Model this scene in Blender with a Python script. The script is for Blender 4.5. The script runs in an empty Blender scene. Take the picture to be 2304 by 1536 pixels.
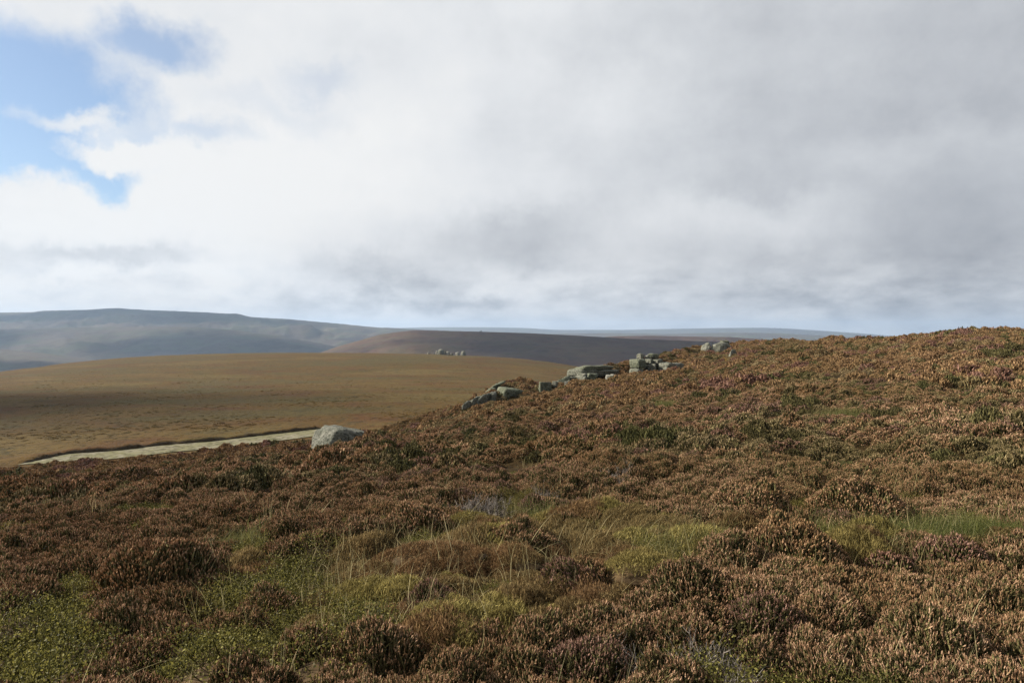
import bpy, bmesh, math
import numpy as np
from mathutils import Vector, Matrix

R = math.radians
SC = bpy.context.scene
COL = SC.collection

# ------------------------------------------------------------------ camera
EYE = 1.65            # metres above the foot point of the photographer
F = 1536.0            # focal length measured in photograph pixels (24 mm lens)
HOR = 752.0           # photograph row of eye level
cd = bpy.data.cameras.new('camera')
cd.lens = 24.0
cd.sensor_width = 36.0
cd.clip_start = 0.05
cd.clip_end = 60000
cam = bpy.data.objects.new('camera', cd)
COL.objects.link(cam)
cam.location = (0, 0, EYE)
cam.rotation_euler = (R(90) - math.atan((768 - HOR) / F), 0, 0)
SC.camera = cam

# ------------------------------------------------------------------ light
SUN_AZ = R(-79)       # left of the view direction, a little ahead
SUN_EL = R(32)
SUN_DIR = Vector((math.sin(SUN_AZ) * math.cos(SUN_EL), math.cos(SUN_AZ) * math.cos(SUN_EL), math.sin(SUN_EL)))
sd = bpy.data.lights.new('sun', 'SUN')
sd.energy = 5.0
sd.angle = R(0.53)
sd.color = (1.0, 0.91, 0.79)
sun = bpy.data.objects.new('sun', sd)
COL.objects.link(sun)
sun.rotation_euler = (-SUN_DIR).to_track_quat('-Z', 'Y').to_euler()
sun.location = SUN_DIR * 300

SC.view_settings.view_transform = 'Standard'
SC.view_settings.look = 'None'
SC.view_settings.exposure = 1.0      # exposed for the land under a bright sky
SC.view_settings.gamma = 1.0
SC.view_settings.use_curve_mapping = False
SC.render.engine = 'CYCLES'
SC.cycles.max_bounces = 6
SC.cycles.diffuse_bounces = 3
SC.cycles.transparent_max_bounces = 8
SC.cycles.volume_bounces = 0


# ------------------------------------------------------------------ node helpers
class NT:
    def __init__(self, tree):
        self.t = tree
        tree.nodes.clear()

    def n(self, typ, **kw):
        nd = self.t.nodes.new(typ)
        ins = kw.pop('ins', {})
        for k, v in kw.items():
            setattr(nd, k, v)
        for k, v in ins.items():
            self.put(nd.inputs[k], v)
        return nd

    def put(self, sock, v):
        if hasattr(v, 'is_output'):
            self.t.links.new(v, sock)
        else:
            sock.default_value = v

    def math(self, op, a, b=0.0, c=None, clamp=False):
        nd = self.t.nodes.new('ShaderNodeMath')
        nd.operation = op
        nd.use_clamp = clamp
        self.put(nd.inputs[0], a)
        self.put(nd.inputs[1], b)
        if c is not None:
            self.put(nd.inputs[2], c)
        return nd.outputs[0]

    def vec(self, op, a, b=None, s=None):
        nd = self.t.nodes.new('ShaderNodeVectorMath')
        nd.operation = op
        self.put(nd.inputs[0], a)
        if b is not None:
            self.put(nd.inputs[1], b)
        if s is not None:
            self.put(nd.inputs['Scale'], s)
        return nd.outputs['Value'] if op in ('DOT_PRODUCT', 'LENGTH', 'DISTANCE') else nd.outputs[0]

    def noise(self, v, scale, detail=4, rough=0.55, dist=0.0, color=False):
        nd = self.t.nodes.new('ShaderNodeTexNoise')
        self.put(nd.inputs['Vector'], v)
        nd.inputs['Scale'].default_value = scale
        nd.inputs['Detail'].default_value = detail
        nd.inputs['Roughness'].default_value = rough
        nd.inputs['Distortion'].default_value = dist
        return nd.outputs['Color'] if color else nd.outputs['Fac']

    def mapr(self, v, a, b, c=0.0, d=1.0, smooth=True):
        nd = self.t.nodes.new('ShaderNodeMapRange')
        nd.interpolation_type = 'SMOOTHSTEP' if smooth else 'LINEAR'
        nd.clamp = True
        self.put(nd.inputs[0], v)
        for i, x in enumerate((a, b, c, d)):
            self.put(nd.inputs[i + 1], x)
        return nd.outputs[0]

    def mix(self, f, a, b, mode='MIX'):
        nd = self.t.nodes.new('ShaderNodeMix')
        nd.data_type = 'RGBA'
        nd.blend_type = mode
        nd.clamp_factor = True
        self.put(nd.inputs[0], f)
        self.put(nd.inputs[6], col4(a))
        self.put(nd.inputs[7], col4(b))
        return nd.outputs[2]

    def ramp(self, f, stops):
        nd = self.t.nodes.new('ShaderNodeValToRGB')
        el = nd.color_ramp.elements
        while len(el) < len(stops):
            el.new(0.5)
        for e, (p, c) in zip(el, stops):
            e.position = p
            e.color = col4(c)
        self.put(nd.inputs[0], f)
        return nd.outputs[0]


def col4(c):
    if hasattr(c, 'is_output'):
        return c
    return tuple(c) + (1.0,) if len(c) == 3 else tuple(c)


def material(name):
    m = bpy.data.materials.new(name)
    m.use_nodes = True
    return m, NT(m.node_tree)


def finish(m, nt, color, rough=0.9, normal=None, spec=0.2, translucent=None):
    p = nt.n('ShaderNodeBsdfPrincipled')
    nt.put(p.inputs['Base Color'], col4(color))
    nt.put(p.inputs['Roughness'], rough)
    p.inputs['Specular IOR Level'].default_value = spec
    if normal is not None:
        nt.put(p.inputs['Normal'], normal)
    out = nt.n('ShaderNodeOutputMaterial')
    if translucent:
        t = nt.n('ShaderNodeBsdfTranslucent')
        nt.put(t.inputs['Color'], col4(color))
        mx = nt.n('ShaderNodeMixShader')
        mx.inputs[0].default_value = translucent
        nt.t.links.new(p.outputs[0], mx.inputs[1])
        nt.t.links.new(t.outputs[0], mx.inputs[2])
        nt.t.links.new(mx.outputs[0], out.inputs['Surface'])
    else:
        nt.t.links.new(p.outputs[0], out.inputs['Surface'])
    return m


# ------------------------------------------------------------------ sky
def pix_dir(px, py):
    return Vector(((px - 1152) / F, 1.0, (HOR - py) / F)).normalized()


world = bpy.data.worlds.new('World')
SC.world = world
world.use_nodes = True
W = NT(world.node_tree)
tc = W.n('ShaderNodeTexCoord')
D = tc.outputs['Generated']
wob = W.vec('SCALE', W.vec('SUBTRACT', W.noise(D, 3.2, 3, 0.55, color=True), (0.5, 0.5, 0.5)), s=0.13)
wob2 = W.vec('SCALE', W.vec('SUBTRACT', W.noise(D, 11.0, 6, 0.62, color=True), (0.5, 0.5, 0.5)), s=0.105)
wob3 = W.vec('SCALE', W.vec('SUBTRACT', W.noise(D, 34.0, 4, 0.6, color=True), (0.5, 0.5, 0.5)), s=0.030)
DW = W.vec('ADD', W.vec('ADD', W.vec('ADD', D, wob), wob2), wob3)


def blob(px, py, rx, ry, soft=0.75, src=None):
    """0..1 patch of sky round a compass direction and elevation"""
    d0 = pix_dir(px, py)
    r0 = d0.cross(Vector((0, 0, 1))).normalized()
    u0 = r0.cross(d0)
    c = d0.y
    v = src if src is not None else DW
    rel = W.vec('SUBTRACT', v, tuple(d0))
    a = W.vec('DOT_PRODUCT', rel, tuple(r0 * (F / (rx * c * c))))
    b = W.vec('DOT_PRODUCT', rel, tuple(u0 * (F / (ry * c))))
    g = W.vec('DOT_PRODUCT', rel, tuple(d0 * 4.0))
    cb = W.n('ShaderNodeCombineXYZ')
    for i, x in enumerate((a, b, g)):
        W.put(cb.inputs[i], x)
    return W.mapr(W.vec('LENGTH', cb.outputs[0]), 1.0 - soft, 1.0 + soft, 1.0, 0.0)


sep = W.n('ShaderNodeSeparateXYZ')
W.put(sep.inputs[0], D)
zc = W.math('ADD', W.math('MAXIMUM', sep.outputs[2], 0.0), 0.10)
cbp = W.n('ShaderNodeCombineXYZ')
W.put(cbp.inputs[0], W.math('DIVIDE', sep.outputs[0], zc))
W.put(cbp.inputs[1], W.math('DIVIDE', sep.outputs[1], zc))
PL = cbp.outputs[0]                                        # a level cloud deck seen in perspective
deck = W.noise(PL, 1.15, 7, 0.52)
deck2 = W.noise(PL, 0.42, 3, 0.5)
puff = W.noise(D, 5.0, 9, 0.65)
sideness = W.vec('DOT_PRODUCT', D, (math.sin(SUN_AZ), math.cos(SUN_AZ), 0.0))   # clouds are brighter towards the sun

lum = W.math('ADD', 0.735, W.math('MULTIPLY', sideness, 0.25))
lum = W.math('ADD', lum, W.math('MULTIPLY', W.math('MULTIPLY', W.math('SUBTRACT', deck, 0.5), 0.26), W.mapr(sep.outputs[2], 0.08, 0.32, 0.1, 1.0)))
lum = W.math('ADD', lum, W.math('MULTIPLY', W.math('SUBTRACT', deck2, 0.5), 0.16))
lum = W.math('ADD', lum, W.math('MULTIPLY', W.math('SUBTRACT', puff, 0.5), 0.40))
for px, py, rx, ry, amt in (
        (1165, 530, 210, 75, -0.24), (1800, 345, 300, 120, -0.075), (215, 583, 210, 26, -0.19), (830, 600, 110, 40, -0.14),
        (960, 640, 90, 36, -0.14), (900, 668, 190, 18, -0.14), (1115, 680, 60, 20, -0.14), (1770, 630, 130, 40, -0.12),
        (1850, 690, 200, 24, -0.15), (2150, 560, 260, 120, -0.085), (2250, 200, 200, 120, -0.06), (700, 620, 50, 24, -0.07),
        (1380, 660, 110, 20, -0.08), (140, 660, 60, 14, -0.10), (1500, 60, 260, 80, -0.05), (2000, 170, 420, 190, -0.05),
        (640, 430, 480, 150, 0.15), (250, 350, 140, 60, 0.16), (850, 150, 330, 180, 0.09), (480, 650, 160, 22, 0.10),
        (300, 500, 300, 60, 0.08), (1420, 230, 180, 80, 0.05), (1640, 500, 240, 45, 0.10), (2050, 345, 160, 50, 0.06),
        (1330, 555, 110, 60, 0.10), (1330, 645, 160, 22, 0.06), (150, 640, 240, 18, 0.06)):
    lum = W.math('ADD', lum, W.math('MULTIPLY', blob(px, py, rx, ry), amt))
low_band = W.mapr(sep.outputs[2], 0.02, 0.15, 1.0, 0.0)
flat = W.n('ShaderNodeMapping', ins={'Scale': (9.0, 9.0, 22.0)})
W.put(flat.inputs['Vector'], D)
small = W.noise(flat.outputs[0], 1.6, 5, 0.58)
lum = W.math('ADD', lum, W.math('MULTIPLY', W.math('MULTIPLY', W.math('SUBTRACT', small, 0.48), 0.95), low_band))
cloud_col = W.ramp(lum, [(0.0, (0.16, 0.175, 0.20)), (0.40, (0.36, 0.38, 0.415)), (0.55, (0.51, 0.53, 0.565)),
                         (0.70, (0.67, 0.69, 0.72)), (0.85, (0.82, 0.835, 0.855)), (1.0, (0.93, 0.93, 0.925))])
cloud_col = W.mix(W.mapr(sep.outputs[2], 0.0, 0.06, 0.3, 0.0), cloud_col, (0.62, 0.62, 0.62))

blue = blob(60, 215, 310, 205, 0.30)
for px, py, rx, ry, s, k in ((360, 95, 130, 62, 0.6, 0.85), (190, 392, 130, 44, 0.4, 1.0), (60, 330, 150, 90, 0.4, 1.0), (-300, 150, 420, 260, 0.5, 1.0),
                             (720, 190, 80, 30, 0.9, 0.28), (450, 300, 110, 26, 0.8, 0.42), (620, 240, 140, 26, 0.9, 0.15)):
    blue = W.math('MAXIMUM', blue, W.math('MULTIPLY', blob(px, py, rx, ry, s), k))
for px, py, rx, ry, s, k in ((200, 258, 110, 24, 0.8, 0.9), (290, 338, 135, 42, 0.35, 1.0), (300, 150, 60, 36, 0.9, 0.35), (60, 490, 330, 90, 0.30, 1.0)):
    blue = W.math('MULTIPLY', blue, W.math('SUBTRACT', 1.0, W.math('MULTIPLY', blob(px, py, rx, ry, s), k)))
# broken blue elsewhere round the sky, well away from the clouded view
behind = W.mapr(sep.outputs[1], 0.15, -0.35, 0.0, 1.0)
blue = W.math('MAXIMUM', blue, W.math('MULTIPLY', behind, W.mapr(W.noise(PL, 0.7, 5, 0.55), 0.53, 0.66, 0.0, 0.8)))
blue = W.math('MULTIPLY', blue, W.mapr(sep.outputs[2], 0.02, 0.14, 0.0, 1.0))

nish = W.n('ShaderNodeTexSky', sky_type='NISHITA', sun_disc=False, sun_elevation=SUN_EL, sun_rotation=SUN_AZ, altitude=450, air_density=1.0,
           dust_density=1.2, ozone_density=1.6)
clear = W.mix(1.0, nish.outputs[0], (1.08, 1.19, 1.27), 'MULTIPLY')
veil = W.mix(0.12, clear, (7.0, 7.6, 8.3))
cloud10 = W.mix(1.0, cloud_col, (9.6, 9.6, 9.6), 'MULTIPLY')
cloud10.node.clamp_result = False
sky_col = W.mix(blue, cloud10, veil)
bg = W.n('ShaderNodeBackground', ins={'Strength': 0.05})
W.put(bg.inputs['Color'], sky_col)
wo = W.n('ShaderNodeOutputWorld')
W.t.links.new(bg.outputs[0], wo.inputs['Surface'])


# ------------------------------------------------------------------ numeric helpers
def _hash(ix, iy, iz, seed):
    h = (ix.astype(np.int64) * 374761393 + iy.astype(np.int64) * 668265263 + iz.astype(np.int64) * 2147483647 + seed * 1274126177) & 0xFFFFFFFF
    h = ((h ^ (h >> 13)) * 1274126177) & 0xFFFFFFFF
    h = ((h ^ (h >> 16)) * 2246822519) & 0xFFFFFFFF
    return ((h ^ (h >> 15)) & 0xFFFFFF) / float(0xFFFFFF)


def vnoise(x, y, z=0.0, seed=0):
    """smooth value noise, -1..1"""
    x, y, z = np.broadcast_arrays(np.asarray(x, float), np.asarray(y, float), np.asarray(z, float))
    ix, iy, iz = np.floor(x), np.floor(y), np.floor(z)
    fx, fy, fz = x - ix, y - iy, z - iz
    fx, fy, fz = [f * f * f * (f * (f * 6 - 15) + 10) for f in (fx, fy, fz)]
    r = 0
    for dx in (0, 1):
        for dy in (0, 1):
            for dz in (0, 1):
                w = (fx if dx else 1 - fx) * (fy if dy else 1 - fy) * (fz if dz else 1 - fz)
                r = r + w * _hash(ix + dx, iy + dy, iz + dz, seed)
    return r * 2 - 1


def fbm(x, y, z=0.0, octv=4, seed=0, gain=0.5):
    r, a, s = 0, 1.0, 0
    for k in range(octv):
        r = r + a * vnoise(np.asarray(x) * 2 ** k + 17.3 * k, np.asarray(y) * 2 ** k - 9.1 * k, np.asarray(z) * 2 ** k, seed + k)
        s += a
        a *= gain
    return r / s


def sstep(a, b, x):
    t = np.clip((np.asarray(x, float) - a) / (b - a), 0, 1)
    return t * t * (3 - 2 * t)


def world_pt(px, py, d):
    """point at d metres ahead that the photograph shows at (px, py)"""
    return np.array([(px - 1152) / F * d, d, EYE - (py - HOR) / F * d])


# ------------------------------------------------------------------ the lie of the land
HILL_PTS = [(0, 1536, 2.9), (600, 1536, 2.95), (1152, 1536, 3.0), (1800, 1536, 3.0), (2304, 1536, 3.0),
            (0, 1300, 4.6), (1152, 1300, 4.5), (2304, 1300, 4.5), (0, 1150, 8.6), (600, 1130, 8.6), (1150, 1100, 8.2), (1700, 1060, 8.2), (2300, 1050, 8.2),
            (300, 1090, 14), (1150, 1000, 15), (1700, 1000, 11), (2300, 950, 13), (2300, 850, 25), (1700, 860, 30), (1500, 880, 34), (1250, 920, 32),
            (0, 1060, 27), (400, 1036, 31), (760, 1004, 33), (900, 955, 40), (1050, 908, 45), (1130, 882, 47), (1225, 872, 50), (1340, 852, 56), (1470, 842, 62),
            (1600, 790, 80), (1700, 770, 80), (1850, 764, 76), (2000, 758, 72), (2150, 745, 68), (2300, 741, 66), (0, 1047, 36), (560, 1012, 39)]


def _terms(X, Y):
    X = np.asarray(X, float) / 40.0
    Y = np.asarray(Y, float) / 40.0
    o = np.ones_like(X)
    return np.stack([o, X, Y, X * X, X * Y, Y * Y, X * X * Y, X * Y * Y, Y ** 3, X ** 3], -1)


_P = np.array([world_pt(*p) for p in HILL_PTS])
_wt = 1.0 / np.maximum(_P[:, 1], 3.0)
_coef = np.linalg.lstsq(_terms(_P[:, 0], _P[:, 1]) * _wt[:, None], _P[:, 2] * _wt, rcond=None)[0]

HILL_PTS += [(1430, 806, 71), (1350, 826, 64), (1540, 788, 78), (1280, 850, 60)]
_P = np.array([world_pt(*p) for p in HILL_PTS])
_RAZ = np.arctan((np.array([p[0] for p in HILL_PTS]) - 1152) / F)
_RLD = np.log(_P[:, 1])
_RES = (_P[:, 2] - _terms(_P[:, 0], _P[:, 1]) @ _coef) / _P[:, 1]


def hill_fix(X, Y):
    """what the smooth slope misses of the surveyed points, as a gradient"""
    a = np.arctan2(X, np.maximum(Y, 0.5))
    l = np.log(np.maximum(Y, 0.5))
    num = np.zeros(np.shape(a))
    den = np.full(np.shape(a), 0.10)
    for i in range(len(_RES)):
        w = np.exp(-((a - _RAZ[i]) / 0.07) ** 2 - ((l - _RLD[i]) / 0.085) ** 2)
        num = num + w * _RES[i]
        den = den + w
    return num / den


SIL = np.array([(-400, 1075), (0, 1049), (128, 1041), (256, 1031), (384, 1019), (512, 1005), (640, 991), (700, 986), (768, 982), (830, 968), (896, 948), (960, 932), (1024, 914), (1060, 903), (1090, 888),
                (1110, 872), (1130, 858), (1178, 851), (1215, 861), (1245, 858), (1280, 845), (1340, 824), (1430, 804), (1536, 787), (1600, 782), (1664, 769), (1792, 765), (1920, 761), (2048, 755),
                (2120, 747), (2200, 741), (2304, 743), (2700, 742)], float)
SIL_AZ = np.arctan((SIL[:, 0] - 1152) / F)
SIL_C = np.zeros(len(SIL))
EDGE = np.array([(-1200, 38), (0, 38), (400, 40), (760, 42), (900, 45), (1050, 47), (1120, 50), (1230, 54), (1340, 59), (1470, 66), (1540, 76), (1600, 83), (1700, 83),
                 (1850, 79), (2000, 75), (2150, 71), (2304, 69), (3400, 66)], float)
EDGE_AZ = np.arctan((EDGE[:, 0] - 1152) / F)

PLAIN_PTS = [(-500, 1080, 70), (0, 1048, 76), (300, 1020, 84), (700, 975, 98), (1000, 945, 110), (0, 960, 112), (700, 900, 160), (0, 880, 215), (350, 868, 240),
             (700, 845, 300), (1000, 850, 290), (1280, 872, 230), (0, 838, 380), (200, 812, 480), (420, 798, 620), (700, 797, 680), (1000, 798, 560), (1150, 806, 520),
             (1290, 825, 440), (-600, 900, 380), (1500, 860, 420), (1900, 880, 420)]
_PP = np.array([world_pt(*p) for p in PLAIN_PTS])


def _tps(r):
    return np.where(r > 0, r * r * np.log(r + 1e-12), 0.0)


_S = 300.0
_n = len(_PP)
_K = _tps(np.linalg.norm((_PP[:, None, :2] - _PP[None, :, :2]) / _S, axis=-1)) + np.eye(_n) * 2e-4
_Q = np.concatenate([np.ones((_n, 1)), _PP[:, :2] / _S], 1)
_A = np.block([[_K, _Q], [_Q.T, np.zeros((3, 3))]])
_sol = np.linalg.solve(_A, np.concatenate([_PP[:, 2], np.zeros(3)]))


def plain_z(X, Y):
    sh = np.shape(X)
    x = np.clip(np.ravel(X), -420, 420)
    y = np.clip(np.ravel(Y), 40, 800)
    out = np.full(x.shape, _sol[_n])
    for i in range(_n):
        out += _sol[i] * _tps(np.hypot((x - _PP[i, 0]) / _S, (y - _PP[i, 1]) / _S))
    out += _sol[_n + 1] * x / _S + _sol[_n + 2] * y / _S
    out = out.reshape(sh)
    # behind its far brow the moor falls away into the valley
    az = np.arctan2(np.asarray(X), np.maximum(np.asarray(Y), 1e-3))
    brow = np.interp(az, np.arctan((np.array([-900, 0, 200, 420, 700, 1000, 1150, 1290, 1700, 2304]) - 1152) / F), [330, 390, 490, 630, 690, 575, 530, 450, 430, 430])
    dd = np.hypot(X, Y) * np.cos(np.clip(az, -1.2, 1.2)) - brow
    out = out - 0.30 * (np.sqrt(np.maximum(dd, 0) ** 2 + 60 ** 2) - 60)
    out = out + 0.35 * fbm(np.asarray(X) / 23, np.asarray(Y) / 23, 0, 3, 5) * sstep(100, 130, Y)
    return np.maximum(out, -170.0 + 2 * vnoise(np.asarray(X) / 300, np.asarray(Y) / 300))


def hill_z(X, Y):
    X = np.asarray(X, float)
    Y = np.asarray(Y, float)
    az = np.arctan2(X, Y)
    d = np.hypot(X, Y)
    azc = np.clip(az, -0.78, 0.78)
    e = np.interp(azc, EDGE_AZ, EDGE[:, 1]) / np.cos(azc)
    e = np.where(np.abs(az) > 0.78, np.where(az < 0, e, 400.0), e)
    dc = np.minimum(d, np.minimum(e + 2, 110))
    k = dc / np.maximum(d, 1e-6)
    Xc, Yc = X * k, np.maximum(Y * k, -6.0)
    Xc = np.clip(Xc, -34, 62)
    z = _terms(Xc, Yc) @ _coef + hill_fix(Xc, Yc) * np.maximum(Yc, 0)
    st_ = np.interp(az, np.arctan((np.array([1000.0, 1090, 1120, 1560, 1640]) - 1152) / F), [0.55, 0.94, 0.955, 0.955, 0.55])
    z = z + np.interp(az, SIL_AZ, SIL_C) * d * sstep(0.0, 1.0, (d / e - st_) / (np.where(st_ > 0.8, 1.025, 0.97) - st_)) * (np.abs(az) < 1.2)
    # slope carried on beyond the brow, then steepening
    h = 1.0
    g = (z - _terms(Xc * 0.97, Yc * 0.97) @ _coef) / np.maximum(0.03 * dc, 1e-3)
    t = np.maximum(d - dc, 0)
    fl = np.where(np.abs(az) > 1.3, 0.0, 1.0)
    z = z + np.clip(g, -0.25, 0.0) * t * fl - 0.42 * (np.sqrt(t * t + 16.0) - 4.0) * fl
    # hummocky surface under the heather
    m = sstep(1.5, 6.0, d)
    z = z + m * (0.12 * vnoise(X / 1.7, Y / 1.7, 0, 3) + 0.06 * vnoise(X / 0.7, Y / 0.7, 0, 4) + sstep(7, 11, d) * 0.07 * vnoise(X / 1.1, Y / 1.1, 0, 6))
    z = z + sstep(12, 30, d) * (0.22 * vnoise(X / 5.5, Y / 5.5, 0, 8) + 0.10 * vnoise(X / 2.6, Y / 2.6, 0, 9))
    for px, dd, rx, ry, hh in ((1440, 59.8, 2.0, 1.5, 0.85), (1500, 60.5, 1.8, 1.3, 0.45), (1335, 54.8, 2.4, 1.2, 0.35), (1290, 54.2, 1.2, 1.2, 0.3), (1150, 45.6, 1.3, 1.1, 0.30),
                               (1110, 45.2, 0.9, 1.0, 0.2), (1228, 48.4, 0.9, 1.0, 0.35), (752, 31.8, 1.8, 1.3, 0.5), (1612, 78, 2.4, 2.0, 0.5), (1648, 70.2, 1.2, 1.4, 0.6), (1375, 53.2, 0.9, 0.9, 0.3)):
        x0 = (px - 1152) / F * dd
        z = z - hh * np.exp(-((X - x0) / rx) ** 2 - ((Y - dd) / ry) ** 2)
    return z - 0.24


for _it in range(5):                              # bring the brow to the line the survey gives
    for _k in range(len(SIL)):
        _d = np.linspace(24, 100, 500)
        _X = np.tan(SIL_AZ[_k]) * _d
        SIL_C[_k] -= 0.8 * (SIL[_k, 1] - np.min(HOR + (EYE - hill_z(_X, _d) - 0.26) / _d * F)) / F


def clearing_mounds(X, Y):
    r = np.hypot((np.asarray(X) - 0.1) / 2.6, (np.asarray(Y) - 5.2) / 1.9)
    return np.where(r < 1, (1 - r * r) ** 2, 0) * (0.13 * np.maximum(vnoise(np.asarray(X) / 0.5, np.asarray(Y) / 0.5, 0, 91), -0.2))


def ground_z(X, Y):
    a = hill_z(X, Y) + clearing_mounds(X, Y)
    b = plain_z(X, Y)
    s = 0.6
    mx = np.maximum(a, b)
    return mx + s * np.log(np.exp((a - mx) / s) + np.exp((b - mx) / s))


def on_ground(px, py, lift=0.25, dmax=120.0):
    """where the sight line through (px, py) meets the heather tops"""
    d = np.exp(np.linspace(math.log(2.0), math.log(dmax), 900))
    X = (px - 1152) / F * d
    Zr = EYE - (py - HOR) / F * d
    hit = np.nonzero(Zr <= ground_z(X, d) + lift)[0]
    i = hit[0] if len(hit) else len(d) - 1
    return X[i], d[i]


# ------------------------------------------------------------------ object helpers
def link(o, parent=None):
    COL.objects.link(o)
    if parent is not None:
        o.parent = parent
    return o


def new_mesh(name, V, faces, mats, mi=None, smooth=True, attr=None):
    me = bpy.data.meshes.new(name)
    V = np.asarray(V, np.float32)
    faces = np.asarray(faces, np.int32)
    nf, k = faces.shape
    me.vertices.add(len(V))
    me.vertices.foreach_set('co', V.ravel())
    me.loops.add(nf * k)
    me.loops.foreach_set('vertex_index', faces.ravel())
    me.polygons.add(nf)
    me.polygons.foreach_set('loop_start', np.arange(0, nf * k, k, dtype=np.int32))
    for m in mats:
        me.materials.append(m)
    if mi is not None:
        me.polygons.foreach_set('material_index', np.asarray(mi, np.int32))
    me.polygons.foreach_set('use_smooth', np.full(nf, smooth, bool))
    if attr is not None:
        a = me.attributes.new('tint', 'FLOAT', 'POINT')
        a.data.foreach_set('value', np.asarray(attr, np.float32))
    me.update()
    me.validate()
    return me


def tag(o, label=None, cat=None, group=None, kind=None):
    for k, v in (('label', label), ('category', cat), ('group', group), ('kind', kind)):
        if v:
            o[k] = v
    return o


def grid_faces(nr, nc, wrap=False):
    i = np.arange(nr - 1)[:, None]
    j = np.arange(nc if wrap else nc - 1)[None, :]
    a = i * nc + j
    b = i * nc + (j + 1) % nc
    return np.stack([a, b, b + nc, a + nc], -1).reshape(-1, 4)


# ------------------------------------------------------------------ ground sheet
def mat_ground():
    m, nt = material('moor_turf')
    g = nt.n('ShaderNodeNewGeometry').outputs['Position']
    big = nt.noise(g, 0.012, 5, 0.6, 0.6)
    mid = nt.noise(g, 0.06, 5, 0.6, 0.4)
    fine = nt.noise(g, 0.55, 6, 0.65)
    grit = nt.noise(g, 3.0, 4, 0.7)
    c = nt.ramp(big, [(0.30, (0.0614, 0.0278, 0.0069)), (0.44, (0.0766, 0.0427, 0.0082)), (0.54, (0.0844, 0.0500, 0.0097)), (0.68, (0.0588, 0.0408, 0.0078))])
    c = nt.mix(nt.mapr(mid, 0.50, 0.66, 0, 0.7), c, (0.0715, 0.0289, 0.0082))
    c = nt.mix(nt.mapr(mid, 0.46, 0.33, 0, 0.65), c, (0.0536, 0.0427, 0.0078))
    st = nt.n('ShaderNodeMapping', ins={'Scale': (0.5, 1.0, 1.0)})
    nt.put(st.inputs['Vector'], g)
    band = nt.noise(st.outputs[0], 0.032, 4, 0.55, 0.4)
    c = nt.mix(nt.mapr(band, 0.50, 0.60, 0, 0.75), c, (0.0642, 0.0513, 0.0151))
    c = nt.mix(nt.mapr(band, 0.46, 0.34, 0, 0.5), c, (0.1114, 0.0813, 0.0250))
    c = nt.mix(nt.mapr(fine, 0.52, 0.30, 0, 0.75), c, (0.0235, 0.0158, 0.0038))
    c = nt.mix(nt.mapr(fine, 0.55, 0.75, 0, 0.5), c, (0.1125, 0.0742, 0.0166))
    c = nt.mix(nt.mapr(nt.noise(g, 0.16, 6, 0.72, 0.5), 0.53, 0.66, 0, 0.75), c, (0.0378, 0.0310, 0.0098))
    c = nt.mix(nt.mapr(grit, 0.5, 0.25, 0, 0.6), c, (0.0153, 0.0111, 0.0028))
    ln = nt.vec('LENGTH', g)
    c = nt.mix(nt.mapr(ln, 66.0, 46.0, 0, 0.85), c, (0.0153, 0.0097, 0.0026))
    h = nt.math('ADD', nt.math('MULTIPLY', fine, 0.8), nt.math('MULTIPLY', grit, 0.25))
    b = nt.n('ShaderNodeBump', ins={'Strength': 0.9, 'Distance': 0.6})
    nt.put(b.inputs['Height'], h)
    return finish(m, nt, c, 0.95, b.outputs[0], 0.1)


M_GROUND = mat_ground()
rad = np.concatenate([np.linspace(0.03, 12, 72)[:-1], np.exp(np.linspace(math.log(12), math.log(130), 210))[:-1],
                      np.exp(np.linspace(math.log(130), math.log(900), 130))[:-1], np.exp(np.linspace(math.log(900), math.log(13500), 30))])
az = np.concatenate([np.linspace(-math.pi, -0.95, 40)[:-1], np.linspace(-0.95, 0.95, 620), np.linspace(0.95, math.pi, 40)[1:-1]])
RR, AA = np.meshgrid(rad, az, indexing='ij')
GX, GY = RR * np.sin(AA), RR * np.cos(AA)
GZ = ground_z(GX, GY)
V = np.stack([GX, GY, GZ], -1).reshape(-1, 3)
Fc = grid_faces(len(rad), len(az), True)
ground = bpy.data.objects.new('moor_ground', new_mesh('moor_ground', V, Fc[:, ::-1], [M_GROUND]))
tag(link(ground), 'brown open moorland falling to the lower moor', None, None, 'structure')


# ------------------------------------------------------------------ pale grass strip with its peat bank
def mat_strip():
    m, nt = material('pale_grass')
    g = nt.n('ShaderNodeNewGeometry').outputs['Position']
    a = nt.noise(g, 0.22, 4, 0.6, 0.5)
    b = nt.noise(g, 1.3, 5, 0.65)
    c = nt.ramp(a, [(0.33, (0.175, 0.158, 0.108)), (0.47, (0.135, 0.128, 0.062)), (0.56, (0.195, 0.176, 0.125)), (0.68, (0.110, 0.110, 0.045))])
    c = nt.mix(nt.mapr(b, 0.55, 0.35, 0, 0.85), c, (0.050, 0.046, 0.024))
    bp = nt.n('ShaderNodeBump', ins={'Strength': 0.6, 'Distance': 0.15})
    nt.put(bp.inputs['Height'], b)
    return finish(m, nt, c, 0.95, bp.outputs[0], 0.1)


def mat_peat():
    m, nt = material('peat')
    g = nt.n('ShaderNodeNewGeometry').outputs['Position']
    b = nt.noise(g, 1.6, 5, 0.7)
    c = nt.mix(b, (0.026, 0.019, 0.011), (0.065, 0.045, 0.022))
    bp = nt.n('ShaderNodeBump', ins={'Strength': 1.0, 'Distance': 0.2})
    nt.put(bp.inputs['Height'], b)
    return finish(m, nt, c, 0.95, bp.outputs[0], 0.1)


M_STRIP = mat_strip()
M_PEAT = mat_peat()


def plain_hit(px, py):
    d = np.linspace(55, 220, 1600)
    X = (px - 1152) / F * d
    Zr = EYE - (py - HOR) / F * d
    i = np.nonzero(Zr <= plain_z(X, d))[0]
    i = i[0] if len(i) else -1
    return np.array([X[i], d[i]])


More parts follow.
